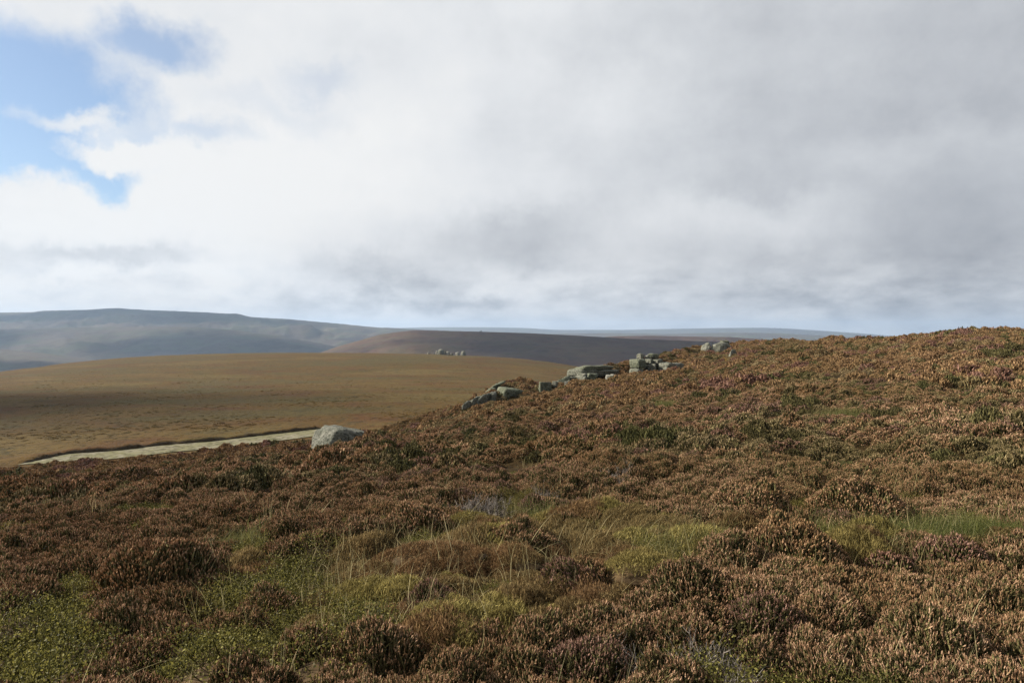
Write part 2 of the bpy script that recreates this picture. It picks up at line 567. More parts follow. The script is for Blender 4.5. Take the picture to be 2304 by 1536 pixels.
far_edge = np.array([plain_hit(*p) for p in ((38, 1047), (100, 1033), (152, 1022), (255, 1016), (365, 1003), (486, 993), (608, 978.5), (699, 968), (742, 964))])
ts = np.linspace(0, len(far_edge) - 1, 160)
fx = np.interp(ts, range(len(far_edge)), far_edge[:, 0])
fy = np.interp(ts, range(len(far_edge)), far_edge[:, 1])
for _ in range(6):
    fx[1:-1] = (fx[:-2] + 2 * fx[1:-1] + fx[2:]) / 4
    fy[1:-1] = (fy[:-2] + 2 * fy[1:-1] + fy[2:]) / 4
tx, ty = np.gradient(fx), np.gradient(fy)
tl = np.hypot(tx, ty)
nx, ny = ty / tl, -tx / tl                       # towards the camera
wid = 6.6 * sstep(0, 10, np.arange(160)) * (1 - 0.9 * sstep(140, 159, np.arange(160))) + 0.15
jit = 0.35 * fbm(np.arange(160) / 6.0, 3.0, 0, 3, 21)
rows = []
for q in np.linspace(0, 1, 14):
    x = fx + nx * (q * wid) + nx * jit * (q == 0)
    y = fy + ny * (q * wid) + ny * jit * (q == 0)
    rows.append(np.stack([x, y, ground_z(x, y) + 0.09], -1))
strip = bpy.data.objects.new('grass_track', new_mesh('grass_track', np.array(rows).reshape(-1, 3), grid_faces(14, 160), [M_STRIP]))
tag(link(strip), None, None, None, 'structure')
prof = [(0.25, -0.15), (0.15, 0.15), (-0.05, 0.45), (-0.5, 0.58), (-1.4, 0.50), (-3.5, 0.22), (-6.0, -0.12)]
rows = []
hs = (0.85 + 0.4 * fbm(np.arange(160) / 4.0, 1.0, 0, 3, 22)) * sstep(0, 14, np.arange(160)) * (1 - sstep(138, 159, np.arange(160))) + 0.05
for o, z in prof:
    w = 0.25 * fbm(np.arange(160) / 3.0, o * 3, 0, 3, 23)
    x, y = fx + nx * (o + w), fy + ny * (o + w)
    rows.append(np.stack([x, y, ground_z(x, y) + z * hs], -1))
mi = np.repeat([0, 0, 1, 1, 1, 1], 159)
bank = bpy.data.objects.new('peat_bank', new_mesh('peat_bank', np.array(rows).reshape(-1, 3), grid_faces(len(prof), 160)[:, ::-1], [M_PEAT, M_GROUND], mi))
tag(link(bank), None, None, None, 'structure')


# ------------------------------------------------------------------ far hills
def mat_hill(name, cols, scale, green=0.0, greencol=(0.10, 0.11, 0.045)):
    m, nt = material(name)
    g = nt.n('ShaderNodeNewGeometry').outputs['Position']
    st = nt.n('ShaderNodeMapping', ins={'Scale': (1.0, 0.6, 2.6)})
    nt.put(st.inputs['Vector'], g)
    v = st.outputs[0]
    a = nt.noise(v, scale, 6, 0.62, 0.5)
    b = nt.noise(v, scale * 7, 5, 0.62)
    c = nt.ramp(a, [(0.34, cols[0]), (0.5, cols[1]), (0.66, cols[2])])
    c = nt.mix(nt.mapr(b, 0.5, 0.3, 0, 0.55), c, tuple(x * 0.45 for x in cols[0]))
    if green:
        gz = nt.n('ShaderNodeSeparateXYZ')
        nt.put(gz.inputs[0], g)
        gm = nt.mapr(nt.noise(g, scale * 2.2, 4, 0.6), 0.46, 0.62, 0, green)
        c = nt.mix(gm, c, greencol)
    bp = nt.n('ShaderNodeBump', ins={'Strength': 0.6, 'Distance': 0.25 / scale * 0.05})
    nt.put(bp.inputs['Height'], b)
    return finish(m, nt, c, 0.95, bp.outputs[0], 0.05)


MH_NEAR = mat_hill('hill_heather', ((0.046, 0.027, 0.021), (0.072, 0.043, 0.029), (0.086, 0.059, 0.031)), 0.006, 0.3, (0.070, 0.068, 0.034))
MH_FAR = mat_hill('hill_moor', ((0.040, 0.031, 0.025), (0.062, 0.048, 0.036), (0.086, 0.072, 0.044)), 0.0024, 0.55, (0.062, 0.070, 0.036))
MH_DIST = mat_hill('distant_moor', ((0.0595, 0.0462, 0.0364), (0.0770, 0.0616, 0.0448), (0.0875, 0.0735, 0.0490)), 0.0011, 0.4)


def far_hill(name, crest, dc, d0, db, ybase, mat, label, nz=1.0, seed=1, ncol=300, nrow=46, curve=0.75, dc2=None):
    px = np.linspace(crest[0][0], crest[-1][0], ncol)
    py = np.interp(px, [c[0] for c in crest], [c[1] for c in crest])
    k = max(3, ncol // 90)
    ker = np.ones(k) / k
    py = np.convolve(np.pad(py, k, 'edge'), ker, 'same')[k:-k]
    dcr = np.full(ncol, float(dc)) if dc2 is None else np.linspace(dc, dc2, ncol)
    zc = EYE - (py - HOR) / F * dcr
    zb = EYE - (ybase - HOR) / F * d0
    rows = []
    nf = int(nrow * 0.72)
    for i in range(nrow):
        if i < nf:
            t = i / (nf - 1)
            d = d0 + (dcr - d0) * t
            z = zb + (zc - zb) * (t ** curve * (1 - 0.0) if curve <= 1 else t ** curve)
            am = math.sin(math.pi * min(t, 1)) ** 0.7 if 0 < t < 1 else 0
        else:
            t = (i - nf + 1) / (nrow - nf)
            d = dcr + (db - dcr) * t
            z = zc + (-165 - zc) * t * t
            am = math.sin(math.pi * t) * 0.6
        X = (px - 1152) / F * d
        s = dc * 0.045
        z = z + am * nz * dc * 0.0065 * fbm(X / s, d / s, 0, 5, seed) + (0.0007 * dc * nz * (0.25 + am) * fbm(X / (s * 0.10), d / (s * 0.10), 0, 3, seed + 9))
        rows.append(np.stack([X, d, z], -1))
    o = bpy.data.objects.new(name, new_mesh(name, np.array(rows).reshape(-1, 3), grid_faces(nrow, ncol), [mat]))
    return tag(link(o), label, None, None, 'structure')


far_hill('distant_hill', [(-700, 742), (300, 742), (850, 739), (960, 736), (1100, 736), (1190, 738), (1250, 742), (1400, 742), (1500, 740), (1600, 738), (1720, 737), (1790, 740),
                          (1850, 744), (1940, 750), (2020, 757), (2200, 764), (2600, 770), (3000, 775)], 10500, 7400, 12800, 790, MH_DIST, 'pale blue moor skyline at the horizon', 0.5, 31)
far_hill('distant_hill', [(1000, 780), (1130, 757), (1240, 751), (1380, 749), (1500, 751), (1640, 748), (1760, 750), (1880, 757), (2000, 762), (2300, 768)], 6600, 5000, 8000, 800, MH_DIST,
         'lower blue-grey moor below the horizon skyline', 0.5, 33)
far_hill('long_ridge', [(-900, 716), (-300, 706), (0, 703), (75, 702), (92, 699), (190, 697), (232, 694), (262, 693), (320, 697), (400, 700), (470, 703), (500, 705), (518, 706), (528, 704),
                        (545, 709), (560, 713), (650, 718), (760, 728), (850, 737), (960, 742), (1060, 747), (1200, 760), (1330, 785)], 4800, 2900, 6200, 850, MH_FAR,
         'long hazy moorland ridge on the left skyline', 1.8, 35, 420, 60)
far_hill('moor_spur', [(-900, 752), (-300, 745), (0, 741), (150, 737), (300, 735), (420, 735), (480, 738), (540, 744), (620, 755), (700, 769), (745, 778), (800, 800), (850, 840)], 3500, 2300, 4300, 900, MH_FAR,
         'dark spur below the long ridge', 1.4, 37, 220, 46)
far_hill('moor_spur', [(-700, 745), (-300, 765), (-100, 778), (0, 785), (100, 795), (200, 809), (260, 822), (330, 850)], 2500, 1500, 3300, 900, MH_FAR,
         'pale spur at the far left edge', 0.8, 39, 200, 46)
far_hill('brown_ridge', [(1180, 790), (1290, 763), (1385, 756), (1460, 755), (1560, 757), (1640, 758), (1700, 762), (1800, 768), (2000, 776), (2400, 790)], 2900, 2350, 3600, 830, MH_NEAR,
         'sunlit brown ridge behind the shadowed hill', 0.5, 41, 260)
far_hill('brown_hill', [(640, 850), (700, 806), (716, 794), (760, 779), (810, 765), (850, 753), (890, 747), (930, 743), (1000, 744), (1080, 746), (1180, 749), (1300, 755), (1420, 762),
                        (1530, 766), (1700, 772), (2000, 785), (2400, 800)], 1850, 1150, 2300, 862, MH_NEAR, 'brown heather hill with its right half in cloud shadow', 0.75, 43, 380, 60, 0.8)


# ------------------------------------------------------------------ gritstone
def mat_rock(name, a, b, dark, pale=0.45):
    m, nt = material(name)
    tcn = nt.n('ShaderNodeNewGeometry')
    g = tcn.outputs['Position']
    n1 = nt.noise(g, 1.4, 5, 0.6, 0.3)
    n2 = nt.noise(g, 9.0, 6, 0.7)
    n3 = nt.noise(g, 26.0, 3, 0.7)
    c = nt.mix(nt.mapr(n1, 0.35, 0.65), a, b)
    c = nt.mix(nt.mapr(n2, 0.54, 0.38, 0, 0.85), c, dark)
    c = nt.mix(nt.mapr(nt.noise(g, 3.2, 4, 0.65, 0.6), 0.55, 0.68, 0, 0.75), c, dark)
    c = nt.mix(nt.mapr(n2, 0.60, 0.72, 0, pale), c, (0.3600, 0.3600, 0.3096))
    c = nt.mix(nt.mapr(n3, 0.45, 0.30, 0, 0.5), c, dark)
    h = nt.math('ADD', n2, nt.math('MULTIPLY', n3, 0.4))
    bp = nt.n('ShaderNodeBump', ins={'Strength': 0.8, 'Distance': 0.06})
    nt.put(bp.inputs['Height'], h)
    return finish(m, nt, c, 0.92, bp.outputs[0], 0.15)


M_ROCK = mat_rock('gritstone', (0.200, 0.196, 0.160), (0.145, 0.149, 0.114), (0.036, 0.039, 0.028), 0.35)
M_ROCKG = mat_rock('lichened_gritstone', (0.150, 0.156, 0.112), (0.108, 0.117, 0.078), (0.026, 0.032, 0.020), 0.30)
M_BOULDER = mat_rock('weathered_gritstone', (0.170, 0.168, 0.138), (0.115, 0.119, 0.092), (0.028, 0.031, 0.023), 0.28)
M_PALE = mat_rock('pale_gritstone', (0.27, 0.262, 0.222), (0.21, 0.207, 0.175), (0.085, 0.080, 0.062), 0.4)

_ico = {}


def icosphere(n):
    if n not in _ico:
        bm = bmesh.new()
        bmesh.ops.create_icosphere(bm, subdivisions=n, radius=1.0)
        _ico[n] = (np.array([v.co[:] for v in bm.verts]), np.array([[v.index for v in f.verts] for f in bm.faces]))
        bm.free()
    return _ico[n]


def rock_mesh(name, pts, mat, sub=4, k=14.0, rough=0.05, seed=0, strata=0.0):
    """weathered block: the hull of pts with worn edges, pitted faces and bedding grooves. Returns the mesh and its base point"""
    P = np.array(pts, float)
    lo, hi = P.min(0), P.max(0)
    cen, half = (lo + hi) / 2, np.maximum((hi - lo) / 2, 1e-3)
    Q = (P - cen) / half
    bm = bmesh.new()
    for q in Q:
        bm.verts.new(q)
    res = bmesh.ops.convex_hull(bm, input=bm.verts)
    bm.normal_update()
    c2 = np.mean([v.co[:] for v in bm.verts if v.link_faces], axis=0)
    N = np.array([f.normal[:] for f in bm.faces])
    H = np.array([f.normal.dot(Vector(f.verts[0].co) - Vector(c2)) for f in bm.faces])
    bm.free()
    s = np.sign(H)
    N, H = N * s[:, None], np.abs(H)
    D_, Fc_ = icosphere(sub)
    a = np.maximum(D_ @ N.T, 0) / np.maximum(H, 0.03)
    r = (a ** k).sum(1) ** (-1.0 / k)
    V = (D_ * r[:, None] + c2) * half + cen
    size = float(np.mean(half))
    nrm = D_ / half
    nrm /= np.linalg.norm(nrm, axis=1)[:, None]
    u = V / size
    w = fbm(u[:, 0] * 1.3, u[:, 1] * 1.3, u[:, 2] * 1.3, 4, 50 + seed)
    w2 = fbm(u[:, 0] * 5, u[:, 1] * 5, u[:, 2] * 5, 3, 90 + seed)
    disp = size * rough * (2.0 * w + 0.9 * w2)
    if strata:
        zz = V[:, 2] + 0.10 * size * vnoise(u[:, 0], u[:, 1], 0, seed + 3)
        disp = disp - size * strata * np.maximum(0, np.cos(zz / (0.42 * size) * 2 * math.pi) - 0.72) * 3.0
    V = V + nrm * disp[:, None]
    base = np.array([cen[0], cen[1], lo[2]])
    return new_mesh(name, V - base, Fc_, [mat]), base


def pt(px, py, d):
    return world_pt(px, py, d)


def block(left, corner, right, top, bot, d, depth, dl=0.9, dr=0.7, lean=0.0, slope=0.0):
    """block with one upright edge turned towards the viewer; px columns left / corner / right, rows top / bot, d metres to that edge"""
    out = []
    jr = np.random.default_rng(int(left * 7 + top * 13) % 100000)
    jw, jh = 0.07 * abs(right - left), 0.09 * abs(min(bot - top, 20))
    for px, dd in ((left, d + dl), (corner, d), (right, d + dr), ((left + right) / 2 + 3, d + max(dl, dr) + depth)):
        for row, sh in ((top, lean), (bot, 0.0)):
            out.append(pt(px + sh + jr.uniform(-jw, jw), row + slope * (px - corner) + jr.uniform(-jh, jh) * (row == top), dd + jr.uniform(-0.1, 0.1) * depth))
    return out


def ramp_slab(x0, y0, x1, y1, thick, d0, d1, depth):
    """slab lying along the slope from (x0, y0) up to (x1, y1), its lit end to the left"""
    return [pt(x0, y0, d0), pt(x0 + 3, y0 + thick, d0 - 0.1), pt(x1, y1, d1), pt(x1 + 1, y1 + thick, d1), pt(x0 + (x1 - x0) * 0.35, y0 + (y1 - y0) * 0.75, d0 + 0.05), pt(x0 + 4, y0 + 2, d0 + depth),
            pt(x1 - 2, y1 - 1, d1 + depth), pt(x1, y1 + thick, d1 + depth), pt(x0 + 4, y0 + thick, d0 + depth)]


def rock(label, pts, mat=None, parent=None, name='boulder', cat='boulder', group=None, **kw):
    me, base = rock_mesh(name, pts, mat or M_ROCK, **kw)
    o = bpy.data.objects.new(name, me)
    o.location = base
    if parent is not None:
        link(o, parent)
        o.location = Vector(base) - parent.location
    else:
        link(o)
        tag(o, label, cat, group)
    return o


def outcrop(label, px, d, name='rock_outcrop', cat='outcrop'):
    e = bpy.data.objects.new(name, None)
    x = (px - 1152) / F * d
    e.location = (x, d, float(ground_z(np.array(x), np.array(float(d)))))
    e.empty_display_size = 0.3
    return tag(link(e), label, cat)


# the lone boulder on the slope
B = []
for px, py, d in ((696, 988, 33.4), (698, 1014, 33.2), (707, 966, 33.7), (722, 960, 34.0), (726, 1018, 32.0), (746, 990, 32.2), (758, 966, 32.7), (830, 974, 33.9), (829, 1004, 33.6), (790, 1016, 32.9),
                  (768, 958, 34.6), (818, 968, 34.8), (822, 1010, 35.0), (712, 1010, 34.9), (735, 957.5, 34.6)):
    B.append(pt(px, py, d))
rock('large grey angular boulder alone in the heather beside the pale track', B, M_BOULDER, sub=5, k=20, rough=0.06, seed=1)

# blocky stack
o = outcrop('stack of jointed grey blocks standing on the brow of the slope', 1460, 62)
for i, (pts, mt, kw) in enumerate((
        (block(1414, 1441, 1456, 808, 829, 60.6, 1.6, 1.1, 0.9), M_ROCKG, dict(rough=0.06, strata=0.012)),
        (block(1414, 1438, 1452, 829.5, 850, 60.5, 1.6, 1.1, 0.9), M_ROCK, dict()),
        (block(1450, 1466, 1469, 808, 819, 62.0, 1.4, 0.6, 0.6), M_ROCK, dict()),
        (block(1466, 1481, 1492, 808.5, 819.5, 62.0, 1.4, 0.5, 0.4), M_ROCK, dict()),
        (block(1453, 1461, 1464, 819.5, 833, 61.7, 1.2, 0.4, 0.4), M_ROCK, dict()),
        (block(1449, 1457, 1461, 832, 845, 61.3, 1.2, 0.4, 0.4), M_ROCK, dict()),
        (block(1460, 1474, 1478, 819, 845, 61.3, 1.2, 0.6, 0.5), M_ROCK, dict(strata=0.01)),
        (block(1474, 1500, 1518, 814, 845, 61.0, 1.5, 1.0, 1.2, 6.0), M_ROCK, dict(rough=0.07)),
        (block(1505, 1522, 1540, 817, 836, 62.0, 1.2, 0.4, 0.4, 2.0), M_ROCK, dict(rough=0.08)),
        (block(1424, 1460, 1500, 811, 852, 62.6, 1.6, 0.8, 0.8), M_ROCKG, dict(rough=0.05)),
        (block(1430, 1444, 1453, 796, 815, 64.5, 1.3, 0.6, 0.6), M_ROCK, dict(rough=0.08)),
        (block(1450, 1457, 1462, 798.5, 815, 64.6, 1.2, 0.4, 0.4), M_ROCK, dict(rough=0.08)),
        (block(1454, 1470, 1484, 796, 808, 66.5, 1.5, 0.5, 0.5), M_ROCKG, dict(rough=0.08)))):
    rock(None, pts, mt, o, 'block', seed=10 + i, k=9, **kw)

# long bedded slab
o = outcrop('long dark bedded slab with rounded pale left end on the brow', 1335, 57)
for i, (pts, mt, kw) in enumerate((
        (block(1286, 1313, 1393, 823.5, 833.5, 55.8, 1.6, 1.2, 2.0, 0, -0.03) + [pt(1288, 834, 57.4)], M_ROCKG, dict(rough=0.05)),
        (block(1276, 1314, 1398, 831, 847, 55.9, 1.7, 1.3, 2.0, 0, 0.0), M_ROCK, dict(rough=0.05)),
        (block(1294, 1318, 1350, 839, 848, 55.2, 1.0, 0.9, 0.9), M_ROCK, dict(rough=0.07)),
        (block(1290, 1312, 1318, 843.5, 860, 54.6, 1.0, 0.9, 0.5, 3), M_ROCK, dict(rough=0.07)),
        (block(1313, 1318, 1342, 839, 858, 54.9, 0.8, 0.8, 0.6, 6), M_ROCKG, dict(rough=0.07)),
        (block(1310, 1317, 1321, 848, 862, 53.6, 0.6, 0.3, 0.3), M_ROCK, dict(rough=0.09)),
        (block(1266, 1284, 1298, 847, 862, 54.8, 1.0, 0.6, 0.6, 4), M_ROCK, dict(rough=0.07)))):
    rock(None, pts, mt, o, 'slab', seed=30 + i, k=9, **kw)

# low broken outcrop at the end of the brow
o = outcrop('low broken outcrop stepping down the end of the heather brow', 1110, 47)
for i, (pts, mt, kw) in enumerate((
        (block(1106, 1126, 1180, 871, 899, 46.2, 1.2, 1.3, 1.4, 7, 0.14), M_ROCKG, dict(rough=0.06)),
        (block(1099, 1107, 1117, 884, 904, 45.6, 1.0, 0.5, 0.5), M_ROCK, dict(rough=0.07)),
        (ramp_slab(1070, 905, 1119, 880, 13, 45.0, 46.4, 1.0), M_ROCK, dict(rough=0.07)),
        (ramp_slab(1058, 903, 1086, 890, 12, 44.9, 45.6, 0.9), M_ROCK, dict(rough=0.08)),
        (ramp_slab(1036, 913, 1070, 899, 11, 44.7, 45.2, 0.9), M_ROCK, dict(rough=0.08)),
        ([pt(1087, 884, 49.0), pt(1090, 890, 48.8), pt(1139, 854, 49.4), pt(1139, 860, 49.0), pt(1112, 866, 48.6), pt(1092, 882, 50.2), pt(1138, 855, 50.6), pt(1116, 862, 49)], M_ROCKG, dict(rough=0.05)),
        (block(1092, 1099, 1112, 872, 889, 47.6, 0.8, 0.5, 0.5, 5), M_ROCKG, dict(rough=0.08)))):
    rock(None, pts, mt, o, 'slab', seed=50 + i, k=9, **kw)
rock('dark upright block with one thin lit edge between the two outcrops', block(1211, 1215, 1242, 858.5, 885, 49.0, 0.9, 0.5, 0.9), M_ROCKG, k=26, rough=0.05, seed=60)
rock('thin dark slab leaning up towards the long bedded slab', [pt(1236, 864, 52), pt(1238, 872, 51.6), pt(1284, 843, 54.4), pt(1284, 853, 53.8), pt(1244, 862, 53.4), pt(1280, 846, 55.6), pt(1260, 866, 52.4)],
     M_ROCKG, name='slab', cat='slab', k=22, rough=0.05, seed=61)

# outcrop near the skyline
o = outcrop('pale double boulder outcrop breaking the right skyline', 1610, 80)
rock(None, [pt(1573, 786, 79.4), pt(1574, 794, 79.2), pt(1581, 775, 79.3), pt(1594, 771, 79.2), pt(1598, 774, 79.0), pt(1599, 794, 78.8), pt(1588, 794, 78.6), pt(1584, 774, 81), pt(1596, 772, 81), pt(1598, 794, 81)], M_ROCK, o, 'boulder', seed=70, k=8, rough=0.10)
rock(None, [pt(1596, 784, 79.0), pt(1597, 796, 78.8), pt(1611, 770.5, 79.0), pt(1624, 768, 79.0), pt(1640, 775, 79.1), pt(1651, 782, 79.4), pt(1651, 794, 79.3), pt(1625, 796, 78.2), pt(1622, 780, 78.3), pt(1612, 770, 81), pt(1640, 774, 81),
           pt(1646, 794, 81)], M_ROCK, o, 'boulder', seed=72, k=8, rough=0.10)
rock(None, block(1620, 1628, 1641, 766.5, 776, 80.0, 1.4, 0.4, 0.6), M_ROCKG, o, 'boulder', seed=73, k=16, rough=0.09)
fd = float(on_ground(1648, 799, 0.12)[1]) + 0.1
rock('upright fin-shaped stone with a dark face just below the skyline outcrop', [pt(1637, 804, fd), pt(1642, 808, fd - 0.5), pt(1660, 807, fd + 0.1), pt(1646, 785, fd - 0.25), pt(1654, 785.5, fd), pt(1658, 792, fd + 0.1),
                                                                                  pt(1652, 785.5, fd + 0.6), pt(1658, 807, fd + 0.9), pt(1642, 807, fd + 0.8)], M_ROCK, name='standing_stone', cat='stone', k=18, rough=0.05, seed=75)

for i, (lab, px0, px1, t, b_, d, mt) in enumerate((
        ('whitest rounded boulder below the long bedded slab', 1359, 1391, 842, 862, 54.0, M_PALE),
        ('small flat pale stone left of the block stack foot', 1404, 1418, 844, 853, 57.5, M_PALE),
        ('small pinkish-grey stone below the left tip of the long slab', 1269, 1279, 857, 870, 50.5, M_PALE),
        ('pale chip of rock in the heather below the block stack', 1433, 1442, 853, 862, 54.5, M_PALE),
        ('small pale stone right of the chip below the stack', 1446, 1452, 852, 860, 55.0, M_PALE),
        ('tiny pale stone on the skyline right of the double boulder', 1658, 1665, 774.5, 782, 79.5, M_PALE),
        ('low grey stone right of the dark upright block', 1242, 1256, 857, 872, 50.0, M_ROCK),
        ('grey rock cut by the right edge of the picture', 2297, 2330, 940, 972, 12.6, M_PALE))):
    if px0 < 2200:
        d = min(d, float(on_ground((px0 + px1) / 2, t + 0.60 * (b_ - t), 0.12)[1]) + 0.15)
    rock(lab, block(px0, px0 + (px1 - px0) * 0.6, px1, t, b_, d, (px1 - px0) / F * d * 0.7, (px1 - px0) / F * d * 0.35, (px1 - px0) / F * d * 0.3, (px1 - px0) * 0.04), mt, seed=80 + i, sub=4, k=9, rough=0.11)

# the far tor on the brow of the lower moor
o = outcrop('distant rocky tor of pale boulders on the brow of the lower moor', 1000, 560, 'tor', 'tor')
for i, (a, b_, t, bt) in enumerate(((961, 966, 790.5, 799), (976, 977.5, 792, 800), (980, 985.5, 787.5, 799), (984, 999, 785.5, 800), (988, 996, 783.8, 790), (998, 1004, 787, 799), (1003, 1012, 789, 800),
                                    (1012, 1019, 793, 800), (1025, 1034, 790.5, 802), (1036, 1048, 789, 803))):
    w = (b_ - a) * 0.36
    rock(None, block(a - 0.7, a + (b_ - a) * 0.55, b_ + 0.7, t + 1.6, bt, 556 + (i % 3) * 3, w * 0.7, w * 0.4, w * 0.4), (M_PALE, M_ROCK)[i % 2], o, 'boulder', seed=100 + i, sub=3, k=10, rough=0.12)

# cairn on the brown hill
o = bpy.data.objects.new('cairn', None)
c = pt(1080, 746.5, 1845)
o.location = c
tag(link(o), 'tiny cairn on top of the brown hill', 'cairn')
for i, (a, t) in enumerate(((1078.2, 744.6), (1081.0, 743.6))):
    rock(None, block(a, a + 1.2, a + 2.4, t, 749, 1843, 1.8, 1.0, 1.0), M_ROCKG, o, 'stone', seed=120 + i, sub=2, k=8, rough=0.12)


# ------------------------------------------------------------------ plants
def mat_plant(name, cols, patch, rough=0.85, transl=0.25, patch_amt=0.6, rnd=0.25):
    """cols: (dull, usual, bright) by sprig; patch: colour the plants drift to in places"""
    m, nt = material(name)
    cols = [tuple(x * 0.68 for x in c_) for c_ in cols]
    patch = [tuple(x * 0.68 for x in c_) for c_ in patch]
    at = nt.n('ShaderNodeAttribute', attribute_name='tint')
    g = nt.n('ShaderNodeNewGeometry').outputs['Position']
    oi = nt.n('ShaderNodeObjectInfo')
    f = nt.math('ADD', nt.math('MULTIPLY', at.outputs['Fac'], 1.0 - rnd), nt.math('MULTIPLY', oi.outputs['Random'], rnd))
    c = nt.ramp(f, [(0.05, cols[0]), (0.45, cols[1]), (0.92, cols[2])])
    n1 = nt.noise(g, 0.55, 4, 0.6, 0.3)
    n2 = nt.noise(g, 0.11, 3, 0.55)
    for n_, pc in zip((nt.mapr(n1, 0.46, 0.66, 0, patch_amt), nt.mapr(n2, 0.47, 0.63, 0, patch_amt), nt.mapr(n1, 0.44, 0.30, 0, patch_amt)), patch):
        c = nt.mix(n_, c, pc)
    v = nt.math('ADD', 0.62, nt.math('MULTIPLY', at.outputs['Fac'], 0.76))
    c = nt.mix(1.0, c, v, 'MULTIPLY')
    return finish(m, nt, c, rough, None, 0.15, transl)


M_SPIKE = mat_plant('heather_flower', ((0.21, 0.112, 0.058), (0.43, 0.245, 0.130), (0.70, 0.47, 0.300)), ((0.42, 0.246, 0.104), (0.38, 0.245, 0.102), (0.41, 0.226, 0.136)), 0.8, 0.3)
M_SPIKE_P = mat_plant('heather_flower_purple', ((0.16, 0.082, 0.056), (0.31, 0.165, 0.112), (0.48, 0.30, 0.225)), ((0.32, 0.170, 0.105), (0.30, 0.155, 0.10), (0.28, 0.150, 0.115)), 0.8, 0.3, 0.3)
M_LEAF = mat_plant('heather_leaf', ((0.058, 0.054, 0.021), (0.125, 0.110, 0.042), (0.215, 0.185, 0.074)), ((0.130, 0.095, 0.042), (0.098, 0.105, 0.032), (0.080, 0.092, 0.036)), 0.9, 0.2)
M_MID = mat_plant('heather_canopy', ((0.12, 0.070, 0.035), (0.295, 0.176, 0.085), (0.48, 0.31, 0.162)), ((0.320, 0.205, 0.088), (0.295, 0.200, 0.086), (0.255, 0.144, 0.078)), 0.85, 0.25)
M_BIL = mat_plant('bilberry_leaf', ((0.052, 0.060, 0.015), (0.155, 0.146, 0.037), (0.29, 0.262, 0.066)), ((0.195, 0.150, 0.040), (0.165, 0.105, 0.036), (0.110, 0.115, 0.030)), 0.6, 0.35)
M_HUM = mat_plant('crowberry', ((0.060, 0.045, 0.018), (0.190, 0.130, 0.054), (0.42, 0.31, 0.14)), ((0.200, 0.108, 0.050), (0.180, 0.140, 0.052), (0.185, 0.155, 0.052)), 0.9, 0.3)
M_HUMR = mat_plant('red_crowberry', ((0.080, 0.046, 0.022), (0.210, 0.122, 0.056), (0.39, 0.25, 0.12)), ((0.215, 0.122, 0.052), (0.190, 0.122, 0.052), (0.18, 0.125, 0.050)), 0.9, 0.3)
M_HUMY = mat_plant('yellow_moss', ((0.100, 0.084, 0.026), (0.260, 0.215, 0.066), (0.47, 0.39, 0.14)), ((0.225, 0.165, 0.058), (0.200, 0.168, 0.054), (0.24, 0.205, 0.08)), 0.9, 0.3)
M_STRAW = mat_plant('dry_grass', ((0.22, 0.17, 0.075), (0.40, 0.33, 0.155), (0.60, 0.52, 0.29)), ((0.35, 0.32, 0.12), (0.38, 0.28, 0.12), (0.42, 0.35, 0.17)), 0.7, 0.35)
M_GREEN = mat_plant('green_grass', ((0.065, 0.072, 0.022), (0.145, 0.150, 0.046), (0.29, 0.27, 0.10)), ((0.20, 0.18, 0.065), (0.16, 0.16, 0.05), (0.12, 0.15, 0.035)), 0.6, 0.4)
M_TWIG = mat_plant('dead_twig', ((0.10, 0.08, 0.06), (0.21, 0.18, 0.15), (0.38, 0.34, 0.30)), ((0.22, 0.18, 0.15), (0.24, 0.20, 0.17), (0.2, 0.18, 0.16)), 0.8, 0.0)
M_CORE = mat_plant('shaded_stems', ((0.050, 0.034, 0.017), (0.085, 0.056, 0.027), (0.125, 0.084, 0.040)), ((0.075, 0.045, 0.020), (0.06, 0.05, 0.02), (0.06, 0.042, 0.022)), 0.95, 0.0)


